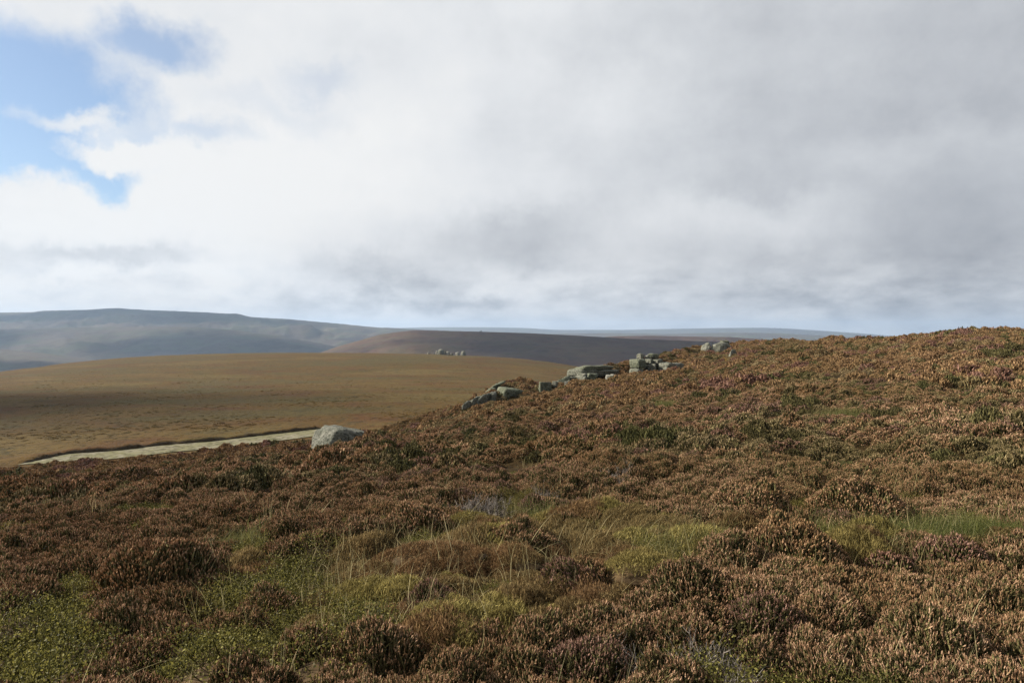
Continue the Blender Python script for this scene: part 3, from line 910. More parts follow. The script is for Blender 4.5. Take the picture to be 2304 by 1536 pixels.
class MB:
    """collects strips of quads; everything becomes one mesh"""

    def __init__(self):
        self.V, self.F, self.M, self.T, self.n = [], [], [], [], 0

    def tubes(self, P, Rr, sides, mat, tint, rng, jit=0.0):
        """P (n, rings, 3) centre lines, Rr (n, rings) radii"""
        n, k, _ = P.shape
        tan = np.gradient(P, axis=1)
        tan /= np.linalg.norm(tan, axis=2, keepdims=True) + 1e-9
        ref = np.where(np.abs(tan[..., 2:3]) > 0.85, np.array([1.0, 0, 0]), np.array([0, 0, 1.0]))
        u = np.cross(tan, ref)
        u /= np.linalg.norm(u, axis=2, keepdims=True) + 1e-9
        v = np.cross(tan, u)
        a = np.arange(sides) * 2 * math.pi / sides
        ph = rng.uniform(0, 6.28, (n, k, 1)) if jit else rng.uniform(0, 6.28, (n, 1, 1))
        ang = a[None, None, :] + ph * (0.35 if jit else 1.0)
        rr = Rr[..., None] * (1 + jit * rng.uniform(-1, 1, (n, k, sides)))
        V = P[:, :, None, :] + rr[..., None] * (np.cos(ang)[..., None] * u[:, :, None, :] + np.sin(ang)[..., None] * v[:, :, None, :])
        base = self.n + np.arange(n)[:, None, None] * (k * sides)
        i = np.arange(k - 1)[None, :, None] * sides
        j = np.arange(sides)[None, None, :]
        a0 = base + i + j
        a1 = base + i + (j + 1) % sides
        f = np.stack([a0, a1, a1 + sides, a0 + sides], -1).reshape(-1, 4)
        self._add(V.reshape(-1, 3), f, mat, np.repeat(tint, k * sides))

    def blades(self, P, Wd, side, mat, tint):
        """P (n, rings, 3), Wd (n, rings) half widths, side (n, 3)"""
        n, k, _ = P.shape
        L = P - side[:, None, :] * Wd[..., None]
        Rt = P + side[:, None, :] * Wd[..., None]
        V = np.stack([L, Rt], 2)
        base = self.n + np.arange(n)[:, None] * (2 * k)
        i = np.arange(k - 1)[None, :] * 2
        a = base + i
        f = np.stack([a, a + 1, a + 3, a + 2], -1).reshape(-1, 4)
        self._add(V.reshape(-1, 3), f, mat, np.repeat(tint, 2 * k))

    def leaves(self, C, u, v, mat, tint):
        V = np.stack([C - u, C + v, C + u, C - v], 1)
        f = self.n + np.arange(len(C))[:, None] * 4 + np.arange(4)[None, :]
        self._add(V.reshape(-1, 3), f, mat, np.repeat(tint, 4))

    def dome(self, Rd, H, mat, rng, seed, n=10, m=20):
        r = np.linspace(0.05, 1.0, n)
        a = np.arange(m) * 2 * math.pi / m
        rr, aa = np.meshgrid(r, a, indexing='ij')
        x, y = rr * np.cos(aa), rr * np.sin(aa)
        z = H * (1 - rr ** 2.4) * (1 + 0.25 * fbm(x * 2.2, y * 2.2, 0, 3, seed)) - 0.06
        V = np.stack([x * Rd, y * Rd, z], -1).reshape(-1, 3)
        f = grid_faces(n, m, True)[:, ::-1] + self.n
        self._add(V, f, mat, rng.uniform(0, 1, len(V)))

    def _add(self, V, f, mat, t):
        self.V.append(V)
        self.F.append(f)
        self.M.append(np.full(len(f), mat))
        self.T.append(t)
        self.n += len(V)

    def mesh(self, name, mats, smooth=False):
        return new_mesh(name, np.concatenate(self.V), np.concatenate(self.F), mats, np.concatenate(self.M), smooth, np.concatenate(self.T))


def unit(v):
    return v / (np.linalg.norm(v, axis=-1, keepdims=True) + 1e-9)


def dome_tips(rng, n, Rd, H, seed, lump=0.30, flat=2.4):
    r = np.sqrt(rng.uniform(0, 1, n))
    a = rng.uniform(0, 2 * math.pi, n)
    x, y = r * np.cos(a), r * np.sin(a)
    z = H * (1 - 0.85 * r ** flat) * (1 + lump * fbm(x * 2.2, y * 2.2, 0, 3, seed)) + rng.normal(0, 0.010, n)
    out = np.stack([x, y, np.zeros(n)], -1)
    d = unit(out * rng.uniform(0.15, 0.75, (n, 1)) + np.array([0, 0, 1.0]) + rng.normal(0, 0.24, (n, 3)))
    return np.stack([x * Rd, y * Rd, z], -1), d


def heather_near(seed, Rd=0.27, H=0.25, n=1150):
    rng = np.random.default_rng(seed)
    tip, d = dome_tips(rng, n, Rd, H, seed)
    t = rng.uniform(0, 1, n)
    fl, sp = MB(), MB()
    # leafy shoots, rough and dark
    L = rng.uniform(0.10, 0.16, n)
    q = np.linspace(0, 1, 6)
    bend = rng.normal(0, 0.012, (n, 3))
    S = lambda a, b, k: tip[:, None, :] - d[:, None, :] * (a + (b - a) * np.linspace(0, 1, k))[None, :, None] * (L[:, None, None] / 0.13) + bend[:, None, :] * (np.linspace(a, b, k) / 0.13)[None, :, None] ** 2
    rad_ = np.tile(np.array([0.0016, 0.0044, 0.0024, 0.0050, 0.0024, 0.0040]), (n, 1)) * rng.uniform(0.7, 1.25, (n, 1))
    fl.tubes(S(0.11, 0.016, 6), rad_, 3, 0, t, rng, 0.5)
    # green side shoots
    k2 = int(n * 0.8)
    id2 = rng.integers(0, n, k2)
    o2 = tip[id2] - d[id2] * rng.uniform(0.03, 0.10, (k2, 1))
    d2 = unit(d[id2] + rng.normal(0, 0.7, (k2, 3)))
    P2 = o2[:, None, :] + d2[:, None, :] * (np.linspace(0, 0.024, 3)[None, :, None])
    fl.tubes(P2, np.tile(np.array([0.0025, 0.0048, 0.001]), (k2, 1)), 3, 0, rng.uniform(0, 1, k2), rng, 0.4)
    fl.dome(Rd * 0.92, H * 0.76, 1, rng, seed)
    # spikes of faded bells on about three shoots in four
    keep = rng.uniform(0, 1, n) < 0.70
    Pk = S(0.025, -0.003, 8)[keep]
    ln = rng.uniform(0.5, 1.9, keep.sum())
    Pk = Pk[:, -1:, :] + (Pk - Pk[:, -1:, :]) * ln[:, None, None]
    rs = np.tile(np.array([0.0012, 0.0034, 0.0018, 0.0037, 0.0019, 0.0033, 0.0016, 0.0006]), (keep.sum(), 1)) * rng.uniform(0.65, 1.2, (keep.sum(), 1))
    sp.tubes(Pk, rs, 4, 0, t[keep], rng, 0.35)
    return fl, sp


def heather_bush(seed, Rd, H, lite):
    if not lite:
        return heather_near(seed, Rd, H, int(1150 * (Rd / 0.27) ** 2))
    rng = np.random.default_rng(seed)
    n = int(950 * (Rd / 0.27) ** 2)
    fl, sp = MB(), MB()
    tip, d = dome_tips(rng, n, Rd, H, seed, 0.35)
    t = rng.uniform(0, 1, n)
    P = lambda a, b, k: tip[:, None, :] - d[:, None, :] * np.linspace(a, b, k)[None, :, None]
    fl.tubes(P(0.10, 0.015, 3), np.tile(np.array([0.004, 0.007, 0.004]), (n, 1)), 3, 0, t, rng, 0.4)
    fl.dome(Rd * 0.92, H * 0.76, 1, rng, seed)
    keep = rng.uniform(0, 1, n) < 0.75
    sp.tubes(P(0.026, -0.005, 4)[keep], np.tile(np.array([0.002, 0.0050, 0.0046, 0.001]), (keep.sum(), 1)) * rng.uniform(0.8, 1.3, (keep.sum(), 1)), 3, 0, t[keep], rng, 0.35)
    return fl, sp


def heather_mid(seed, Rd=0.30, H=0.26, n=760):
    rng = np.random.default_rng(seed)
    mb = MB()
    tip, d = dome_tips(rng, n, Rd, H, seed, 0.42)
    t = rng.uniform(0, 1, n)
    P = lambda a, b, k: tip[:, None, :] - d[:, None, :] * np.linspace(a, b, k)[None, :, None]
    mb.tubes(P(0.09, 0.015, 3), np.tile(np.array([0.005, 0.009, 0.006]), (n, 1)), 3, 1, t, rng, 0.4)
    keep = rng.uniform(0, 1, n) < 0.85
    mb.tubes(P(0.028, -0.006, 4)[keep], np.tile(np.array([0.003, 0.0062, 0.0055, 0.002]), (keep.sum(), 1)) * rng.uniform(0.8, 1.3, (keep.sum(), 1)), 3, 0, t[keep], rng, 0.35)
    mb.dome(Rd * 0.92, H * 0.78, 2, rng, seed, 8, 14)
    return mb


def heather_far(seed, Rd=0.42, H=0.32, n=340):
    rng = np.random.default_rng(seed)
    mb = MB()
    tip, d = dome_tips(rng, n, Rd, H, seed, 0.5)
    t = rng.uniform(0, 1, n)
    P = tip[:, None, :] - d[:, None, :] * np.linspace(0.07, -0.015, 3)[None, :, None]
    mb.tubes(P, np.tile(np.array([0.012, 0.021, 0.005]), (n, 1)) * rng.uniform(0.6, 1.3, (n, 1)), 3, 0, t, rng, 0.4)
    mb.dome(Rd * 0.92, H * 0.8, 1, rng, seed, 7, 12)
    return mb


def bilberry(seed, Rd=0.28, H=0.16, n=1900):
    rng = np.random.default_rng(seed)
    mb = MB()
    tip, d = dome_tips(rng, n, Rd, H, seed, 0.5, 2.0)
    tip -= d * rng.uniform(0, 0.06, (n, 1))
    u = unit(rng.normal(0, 1, (n, 3)) + d * 0.8)
    v = unit(np.cross(u, rng.normal(0, 1, (n, 3))))
    s = rng.uniform(0.0035, 0.0075, (n, 1))
    mb.leaves(tip, u * s, v * s * 0.55, 0, rng.uniform(0, 1, n))
    k = 160
    P = tip[:k, None, :] - d[:k, None, :] * np.linspace(0.12, -0.01, 3)[None, :, None]
    mb.tubes(P, np.tile(np.array([0.002, 0.0018, 0.001]), (k, 1)), 3, 0, rng.uniform(0, 0.6, k), rng)
    mb.dome(Rd * 0.95, H * 0.75, 1, rng, seed)
    return mb


def hummock(seed, Rd=0.24, H=0.14, n=5200):
    rng = np.random.default_rng(seed)
    mb = MB()
    tip, d = dome_tips(rng, n, Rd, H, seed, 0.35, 2.0)
    d = unit(d + rng.normal(0, 0.28, (n, 3)))
    L = rng.uniform(0.015, 0.034, n)
    P = tip[:, None, :] - d[:, None, :] * (L[:, None] * np.linspace(1, 0, 3)[None, :])[..., None]
    side = unit(np.cross(d, rng.normal(0, 1, (n, 3))))
    mb.blades(P, np.tile(np.array([0.0013, 0.0017, 0.0005]), (n, 1)), side, 0, rng.uniform(0, 1, n))
    mb.dome(Rd * 0.97, H * 0.80, 1, rng, seed)
    return mb


def grass_tuft(seed, n=60, spread=0.10, lo=0.14, hi=0.36, wd=0.0014, lean=0.5):
    rng = np.random.default_rng(seed)
    mb = MB()
    k = 7
    q = np.linspace(0, 1, k)
    b = np.stack([rng.normal(0, spread, n), rng.normal(0, spread, n), np.full(n, -0.03)], -1)
    a = rng.uniform(0, 2 * math.pi, n)
    L = rng.uniform(lo, hi, n)
    ln = np.abs(rng.normal(0, lean, n))
    h = np.stack([np.cos(a), np.sin(a), np.zeros(n)], -1)
    P = b[:, None, :] + (L[:, None] * q)[..., None] * np.array([0, 0, 1.0]) * (1 - 0.35 * ln[:, None, None] * q[None, :, None] ** 1.5) + h[:, None, :] * ((L * ln)[:, None] * q ** 2)[..., None]
    side = unit(np.cross(h, np.array([0, 0, 1.0])) + rng.normal(0, 0.3, (n, 3)))
    W_ = wd * (1 - q ** 2.2 * 0.85)[None, :] * rng.uniform(0.7, 1.5, (n, 1))
    mb.blades(P, W_, side, 0, rng.uniform(0, 1, n))
    return mb


def twig_tuft(seed, n=36, Rd=0.20):
    rng = np.random.default_rng(seed)
    mb = MB()
    k = 6
    q = np.linspace(0, 1, k)
    for gen, cnt, rr, LL in ((0, n, 0.0042, (0.10, 0.22)), (1, n * 4, 0.0022, (0.04, 0.10))):
        if gen == 0:
            b = np.stack([rng.normal(0, Rd * 0.35, cnt), rng.normal(0, Rd * 0.35, cnt), np.zeros(cnt)], -1)
            d = unit(np.stack([rng.normal(0, 0.7, cnt), rng.normal(0, 0.7, cnt), np.full(cnt, 0.8)], -1))
        else:
            id_ = rng.integers(0, n, cnt)
            b = P0[id_, rng.integers(2, k, cnt)]
            d = unit(d0[id_] + rng.normal(0, 0.6, (cnt, 3)))
        L = rng.uniform(*LL, cnt)
        w = rng.normal(0, 0.16, (cnt, 3))
        P = b[:, None, :] + d[:, None, :] * (L[:, None] * q)[..., None] + w[:, None, :] * (L[:, None] * q ** 2)[..., None]
        if gen == 0:
            P0, d0 = P, d
        mb.tubes(P, np.tile(rr * (1 - 0.7 * q), (cnt, 1)), 3, 0, rng.uniform(0, 1, cnt), rng)
    return mb


PROTO = {}


def proto(kind, meshes):
    c = bpy.data.collections.new('plants_' + kind)        # not linked to the scene: only a source of instances
    for i, me in enumerate(meshes):
        c.objects.link(bpy.data.objects.new('%s_%02d' % (kind, i), me))
    PROTO[kind] = (c, len(meshes))


near_parts = [heather_near(200 + i, 0.26, (0.15, 0.19, 0.23, 0.27, 0.31, 0.24)[i]) for i in range(6)]
near_meshes = []
for i, (fl, sp) in enumerate(near_parts):
    mb = MB()
    for part, ofs in ((fl, 0), (sp, 2)):
        for v_, f_, m_, t_ in zip(part.V, part.F, part.M, part.T):
            mb._add(v_, f_ - f_.min() + mb.n, int(m_[0]) + ofs, t_)
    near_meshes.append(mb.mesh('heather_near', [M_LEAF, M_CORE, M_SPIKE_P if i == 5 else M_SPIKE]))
proto('heather_near', near_meshes)
M_TAN = mat_plant('bleached_heather', ((0.16, 0.12, 0.055), (0.30, 0.22, 0.105), (0.48, 0.38, 0.21)), ((0.26, 0.22, 0.09), (0.32, 0.21, 0.10), (0.28, 0.21, 0.12)), 0.85, 0.3)
proto('heather_mid', [heather_mid(220 + i).mesh('heather_mid', [M_SPIKE, M_LEAF, M_CORE]) for i in range(6)] + [heather_mid(226 + i).mesh('heather_mid_green', [M_LEAF, M_LEAF, M_CORE]) for i in range(2)]
      + [heather_mid(228 + i).mesh('heather_mid_tan', [M_TAN, M_LEAF, M_CORE]) for i in range(2)] + [heather_mid(230 + i).mesh('heather_mid_purple', [M_SPIKE_P, M_LEAF, M_CORE]) for i in range(2)])
proto('heather_far', [heather_far(240 + i).mesh('heather_far', [M_MID, M_CORE]) for i in range(6)] + [heather_far(250 + i, 0.40, 0.30).mesh('heather_far_green', [M_LEAF, M_CORE]) for i in range(2)]
      + [heather_far(252 + i, 0.40, 0.26).mesh('heather_far_tan', [M_TAN, M_CORE]) for i in range(2)] + [heather_far(254 + i).mesh('heather_far_purple', [M_SPIKE_P, M_CORE]) for i in range(2)])


def variety(X, Y, rg, sc):
    """which kind of bush grows where: mostly faded heather, with leafy green, bleached and purplish drifts"""
    n_ = len(X)
    u_ = rg.uniform(0, 1, n_)
    g_ = fbm(X / sc, Y / sc, 0, 3, 70)
    t_ = fbm(X / (sc * 1.6) + 31, Y / (sc * 1.6), 0, 3, 72)
    p_ = fbm(X / (sc * 0.8) + 77, Y / (sc * 0.8), 0, 3, 74)
    k_ = rg.integers(0, 6, n_)
    k_ = np.where(u_ < 0.09 + 0.70 * sstep(0.20, 0.42, g_), 6 + rg.integers(0, 2, n_), k_)
    u_ = rg.uniform(0, 1, n_)
    k_ = np.where(u_ < 0.14 + 0.60 * sstep(0.10, 0.36, t_), 8 + rg.integers(0, 2, n_), k_)
    u_ = rg.uniform(0, 1, n_)
    return np.where(u_ < 0.03 + 0.55 * sstep(0.32, 0.48, p_), 10 + rg.integers(0, 2, n_), k_)
proto('bilberry', [bilberry(260 + i).mesh('bilberry', [M_BIL, M_CORE]) for i in range(4)])
proto('hummock', [hummock(270 + i).mesh('hummock', [(M_HUM, M_HUM, M_HUMR, M_HUMR, M_HUMY, M_HUMY)[i], M_CORE]) for i in range(6)])
proto('straw', [grass_tuft(280 + i, 10 + 6 * (i % 3), 0.11, 0.08, 0.34 + 0.05 * (i % 3), 0.0017, 0.6).mesh('straw', [M_STRAW]) for i in range(6)])
proto('green', [grass_tuft(290 + i, 150, 0.10, 0.08, 0.20, 0.0016, 0.6).mesh('green', [M_GREEN]) for i in range(3)])
proto('twig', [twig_tuft(300 + i).mesh('twig', [M_TWIG]) for i in range(3)])


def scatter(name, kind, P, S, idx, label, cat=None, tilt=0.12, seed=0):
    """one ground-cover object: plants of one kind set on the points P"""
    rng = np.random.default_rng(seed + 999)
    n = len(P)
    me = bpy.data.meshes.new(name)
    me.vertices.add(n)
    me.vertices.foreach_set('co', np.asarray(P, np.float32).ravel())
    rot = np.stack([rng.normal(0, tilt, n), rng.normal(0, tilt, n), rng.uniform(0, 6.28, n)], -1)
    me.attributes.new('rot', 'FLOAT_VECTOR', 'POINT').data.foreach_set('vector', rot.astype(np.float32).ravel())
    S = np.asarray(S, np.float32)
    if S.ndim == 1:
        S = np.repeat(S[:, None], 3, 1)
    me.attributes.new('scl', 'FLOAT_VECTOR', 'POINT').data.foreach_set('vector', np.ascontiguousarray(S).ravel())
    me.attributes.new('idx', 'INT', 'POINT').data.foreach_set('value', np.asarray(idx, np.int32))
    o = bpy.data.objects.new(name, me)
    ng = bpy.data.node_groups.new('scatter_' + name, 'GeometryNodeTree')
    ng.interface.new_socket('Geometry', in_out='INPUT', socket_type='NodeSocketGeometry')
    ng.interface.new_socket('Geometry', in_out='OUTPUT', socket_type='NodeSocketGeometry')
    N_, L_ = ng.nodes, ng.links
    gi, go = N_.new('NodeGroupInput'), N_.new('NodeGroupOutput')
    ci = N_.new('GeometryNodeCollectionInfo')
    ci.inputs['Collection'].default_value = PROTO[kind][0]
    ci.inputs['Separate Children'].default_value = True
    ci.inputs['Reset Children'].default_value = True
    ip = N_.new('GeometryNodeInstanceOnPoints')
    ip.inputs['Pick Instance'].default_value = True
    L_.new(gi.outputs[0], ip.inputs['Points'])
    L_.new(ci.outputs[0], ip.inputs['Instance'])
    for an, dt, sk in (('rot', 'FLOAT_VECTOR', 'Rotation'), ('scl', 'FLOAT_VECTOR', 'Scale'), ('idx', 'INT', 'Instance Index')):
        na = N_.new('GeometryNodeInputNamedAttribute')
        na.data_type = dt
        na.inputs['Name'].default_value = an
        L_.new(na.outputs['Attribute'], ip.inputs[sk])
    L_.new(ip.outputs[0], go.inputs[0])
    md = o.modifiers.new('plants', 'NODES')
    md.node_group = ng
    return tag(link(o), label, cat, None, 'stuff')


def ring_points(rng, r0, r1, cell, a0=-0.86, a1=0.86):
    """jittered grid in the sector of ground from r0 to r1"""
    xs = np.arange(-r1, r1, cell)
    X, Y = np.meshgrid(xs, xs)
    X = (X + rng.uniform(-0.5, 0.5, X.shape) * cell).ravel()
    Y = (Y + rng.uniform(-0.5, 0.5, Y.shape) * cell).ravel()
    d, a = np.hypot(X, Y), np.arctan2(X, Y)
    k = (d >= r0) & (d < r1) & (a > a0) & (a < a1)
    return X[k], Y[k]


def ground_poly(pix, lift=0.12):
    return np.array([on_ground(px, py, lift, 60) for px, py in pix])


def inside(X, Y, poly):
    r = np.zeros(X.shape, bool)
    j = len(poly) - 1
    for i in range(len(poly)):
        xi, yi, xj, yj = *poly[i], *poly[j]
        c = ((yi > Y) != (yj > Y)) & (X < (xj - xi) * (Y - yi) / (yj - yi + 1e-12) + xi)
        r ^= c
        j = i
    return r


# the low turfy clearing in front, and the places where other plants take over from heather
LOW = ground_poly([(420, 1350), (560, 1250), (700, 1225), (900, 1185), (1050, 1160), (1300, 1155), (1500, 1160), (1660, 1185), (1690, 1215), (1850, 1262), (1900, 1215), (2060, 1165), (2250, 1160),
                   (2300, 1215), (2060, 1255), (1950, 1290), (1720, 1300), (1560, 1285), (1440, 1295), (1390, 1370), (1260, 1425), (1110, 1440), (980, 1425), (880, 1410), (790, 1470), (660, 1500), (560, 1440), (430, 1400)])
BILB = [ground_poly(p) for p in ([(420, 1350), (560, 1250), (700, 1230), (720, 1290), (640, 1350), (500, 1400)], [(-60, 1380), (120, 1365), (240, 1390), (230, 1460), (190, 1536), (60, 1580), (-80, 1560)],
                                 [(640, 1380), (760, 1350), (880, 1370), (800, 1440), (700, 1480)], [(430, 1440), (560, 1410), (600, 1480), (480, 1536), (330, 1536)], [(1500, 1480), (1640, 1450), (1700, 1500), (1600, 1560)])]
GREENS = [(1240, 1158, 0.32), (2255, 1195, 0.42), (2150, 1190, 0.34), (1960, 1195, 0.5), (1560, 1215, 0.4), (520, 1225, 0.45), (1492, 914, 0.35), (1420, 1008, 0.3), (1500, 1000, 0.3), (1900, 935, 0.5)]
TWIGS = [(1085, 1148, 0.34), (1230, 1120, 0.16), (1500, 1490, 0.14), (1580, 1480, 0.12), (1370, 1095, 0.2), (1640, 1510, 0.10), (1410, 1075, 0.2)]
LOW_C = LOW.mean(0)
rng = np.random.default_rng(11)


def in_disc(X, Y, lst, grow=1.0):
    r = np.zeros(X.shape, bool)
    for px, py, s in lst:
        c = on_ground(px, py, 0.1)
        r |= np.hypot(X - c[0], Y - c[1]) < s * grow
    return r


# individual heather bushes that stand out in front: (px of middle, row of middle, radius m, height scale, variant, label)
BUSHES = [
    (1775, 1215, 0.46, 1.15, 1, 'rounded russet heather bush alone in the grassy clearing'),
    (2150, 1250, 0.36, 1.2, 5, 'purplish heather bush right of the grassy clearing below the bright green grass'),
    (2000, 1265, 0.26, 1.0, 5, 'low purplish heather bush at the right end of the clearing'),
    (1560, 1300, 0.36, 1.1, 0, 'pink heather bush on the near lip of the clearing, right of centre'),
    (1720, 1370, 0.28, 1.0, 5, 'mauve heather bush right of the pink one on the near lip of the clearing'),
    (270, 1395, 0.30, 1.2, 2, 'pink-tipped heather bush with a dark hollow at its right, near the lower left corner'),
    (520, 1405, 0.30, 1.0, 3, 'long low heather bush overhanging a black hollow, lower left'),
    (600, 1345, 0.27, 1.0, 4, 'small pink heather bush amid green bilberry left of the clearing'),
    (350, 1275, 0.50, 1.2, 0, 'broad brown heather bush left of the yellow-green bilberry mound'),
    (690, 1440, 0.26, 0.95, 1, 'sandy heather bush behind arching pale grass at the bottom, left of centre'),
    (850, 1450, 0.32, 1.1, 2, 'pink heather bush at the bottom edge, left of centre'),
    (940, 1165, 0.40, 1.1, 3, 'brown heather bush with a dark twiggy side left of the grey dead twigs'),
    (1690, 1130, 0.50, 1.2, 4, 'tall tan heather bush behind the left end of the grassy clearing'),
    (1930, 1140, 0.62, 1.25, 0, 'big tan heather bush with a dark gap behind the grassy clearing'),
    (2100, 1420, 0.34, 1.1, 1, 'dense orange-brown heather bush near the lower right corner'),
    (2240, 1360, 0.36, 1.2, 2, 'golden-brown heather bush at the right edge below the purplish bush'),
    (1330, 1470, 0.30, 1.0, 5, 'rose-coloured heather bush at the bottom edge, right of centre'),
]
bush_xy = []
for i, (px, py, rad_b, hs_, var, lab) in enumerate(BUSHES):
    x, y = on_ground(px, py, 0.16, 40)
    bush_xy.append((x, y, rad_b))
    z = float(ground_z(np.array(x), np.array(y)))
    e = bpy.data.objects.new('heather_bush', None)
    e.location = (x, y, z - 0.02)
    e.rotation_euler = (0, 0, 1.7 * i)
    bush_parts = heather_bush(500 + i, rad_b, (0.14 + 0.36 * rad_b) * hs_, y > 5.0)
    e.empty_display_size = 0.2
    tag(link(e), lab, 'heather', 'heather bushes standing out in front')
    for part, nm, mats in ((bush_parts[0], 'foliage', [M_LEAF, M_CORE]), (bush_parts[1], 'flower_spikes', [M_SPIKE_P if var == 5 else M_SPIKE])):
        me = part.mesh(nm, mats)
        po = link(bpy.data.objects.new(nm, me), e)
        po['kind'] = 'stuff'

# near heather
X, Y = ring_points(rng, 1.2, 11.0, 0.235)
ok = (~inside(X, Y, LOW) | (vnoise(X / 0.5, Y / 0.5, 0, 95) > 0.62)) & ~in_disc(X, Y, TWIGS, 0.8) & ~in_disc(X, Y, GREENS, 0.6)
for p in BILB:
    ok &= ~inside(X, Y, p)
for x, y, r in bush_xy:
    ok &= np.hypot(X - x, Y - y) > r * 0.95
tall = 0.75 * vnoise(X / 0.75, Y / 0.75, 0, 61) + 0.35 * vnoise(X / 0.4, Y / 0.4, 0, 60)
ok &= tall > -0.50
X, Y, tall = X[ok], Y[ok], tall[ok]
dist_ = np.hypot(X, Y)
s = rng.uniform(0.85, 1.12, len(X)) * (0.82 + 0.18 * sstep(3.0, 5.0, dist_))
near_purple = vnoise(X / 1.6 + 40, Y / 1.6, 0, 63)
idx = np.where((near_purple > 0.45) & (rng.uniform(0, 1, len(X)) < 0.75), 5, np.clip(np.round(2.0 + 2.6 * tall - 0.8 * (1 - sstep(2.5, 4.5, dist_)) + rng.normal(0, 0.5, len(X))), 0, 4))
scatter('near_heather', 'heather_near', np.stack([X, Y, ground_z(X, Y) - 0.03], -1), s, idx, 'brown and pink heather carpeting the near slope', 'heather', 0.14, 1)

# bilberry fills the hollows and its own patches; crowberry hummocks fill the clearing
X, Y = ring_points(rng, 1.2, 11.0, 0.21)
b_in = np.zeros(X.shape, bool)
for p in BILB:
    b_in |= inside(X, Y, p)
low_in = inside(X, Y, LOW)
hol = (0.75 * vnoise(X / 0.75, Y / 0.75, 0, 61) + 0.35 * vnoise(X / 0.4, Y / 0.4, 0, 60) < -0.38) & ~low_in
hol |= in_disc(X, Y, TWIGS, 1.1) | in_disc(X, Y, GREENS[:6], 1.0)
pick = b_in | hol | (low_in & (vnoise(X / 0.8, Y / 0.8, 0, 65) > 0.35))
s = rng.uniform(0.75, 1.2, len(X)) * np.where(b_in, 1.25, 0.9)
scatter('bilberry', 'bilberry', np.stack([X, Y, ground_z(X, Y) - 0.02], -1)[pick], s[pick], rng.integers(0, 4, pick.sum()), 'low green bilberry leaves in the hollows between the heather', 'bilberry', 0.2, 2)
X, Y = ring_points(rng, 2.0, 11.0, 0.17)
pick = inside(X, Y, LOW)
for x, y, r in bush_xy:
    pick &= (np.hypot(X - x, Y - y) > r * 1.1) & ~((np.abs(X - x - (Y - y) * x / y) < r * 0.8) & (Y < y) & (Y > y - r - 0.45))
lump = vnoise(X / 0.9, Y / 0.9, 0, 67)
lump = np.maximum(0.6 * lump + 0.6 * vnoise(X / 0.42, Y / 0.42, 0, 68), -0.75)
ju_ = rng.normal(0, 0.28, len(X))
kind_ = np.where(vnoise(X / 0.7 + 9, Y / 0.7, 0, 69) + ju_ > 0.30, 2, np.where(vnoise(X / 0.6 + 5, Y / 0.6, 0, 66) + ju_ > 0.18, 4, 0)) + rng.integers(0, 2, len(X))
s = rng.uniform(0.6, 1.15, len(X)) * (1.05 + 0.7 * lump)
X2, Y2 = ring_points(rng, 1.2, 7.5, 0.22)               # and a thin mat of them under the near heather
P2_ = np.concatenate([np.stack([X, Y, ground_z(X, Y) - 0.02], -1)[pick], np.stack([X2, Y2, ground_z(X2, Y2) - 0.04], -1)])
s2 = rng.uniform(0.6, 0.85, len(X2))
S2_ = np.concatenate([np.stack([s, s, s * (1.0 + 0.5 * lump)], -1)[pick], np.stack([s2, s2, s2 * 0.7], -1)])
K2_ = np.concatenate([kind_[pick], rng.integers(0, 4, len(X2))])
scatter('crowberry', 'hummock', P2_, S2_, K2_, 'low brown-green crowberry hummocks in the clearing', 'crowberry', 0.2, 3)

# dry grass through the clearing, thin elsewhere
X, Y = ring_points(rng, 1.8, 12.0, 0.20)
pr = np.where(inside(X, Y, LOW), 0.5 + 0.5 * (vnoise(X / 0.6, Y / 0.6, 0, 81) > 0.1), 0.07)
pick = rng.uniform(0, 1, len(X)) < pr
scatter('dry_grass', 'straw', np.stack([X, Y, ground_z(X, Y) + np.where(inside(X, Y, LOW), 0.04, 0.10)], -1)[pick], rng.uniform(0.45, 1.0, pick.sum()), rng.integers(0, 6, pick.sum()),
        'thin pale dry grass stems standing in the clearing', 'grass', 0.25, 4)
P, S, I = [], [], []
for px, py, s0 in GREENS:
    cx, cy = on_ground(px, py, 0.1)
    for _ in range(int(30 * s0 / 0.35 * (1 if cy < 12 else 0.6))):
        a, r = rng.uniform(0, 6.28), s0 * math.sqrt(rng.uniform(0, 1))
        x, y = cx + r * math.cos(a), cy + r * math.sin(a)
        P.append((x, y, float(ground_z(np.array(x), np.array(y))) + 0.03))
        S.append(rng.uniform(0.8, 1.3) * (1.0 if cy < 12 else 1.3))
        I.append(int(rng.integers(0, 3)))
scatter('green_grass', 'green', np.array(P), np.array(S), I, 'bright green grass in wet spots of the heather', 'grass', 0.2, 5)
P, S, I = [], [], []
for px, py, s0 in TWIGS:
    cx, cy = on_ground(px, py, 0.1)
    for _ in range(max(2, int(9 * s0 / 0.3))):
        a, r = rng.uniform(0, 6.28), s0 * math.sqrt(rng.uniform(0, 1))
        x, y = cx + r * math.cos(a), cy + r * math.sin(a)
        P.append((x, y, float(ground_z(np.array(x), np.array(y))) + 0.02))
        S.append(rng.uniform(0.7, 1.2) * (0.65 if cy < 4.5 else 1.0))
        I.append(int(rng.integers(0, 3)))
scatter('dead_twigs', 'twig', np.array(P), np.array(S), I, 'bleached grey dead heather twigs', 'twigs', 0.3, 6)

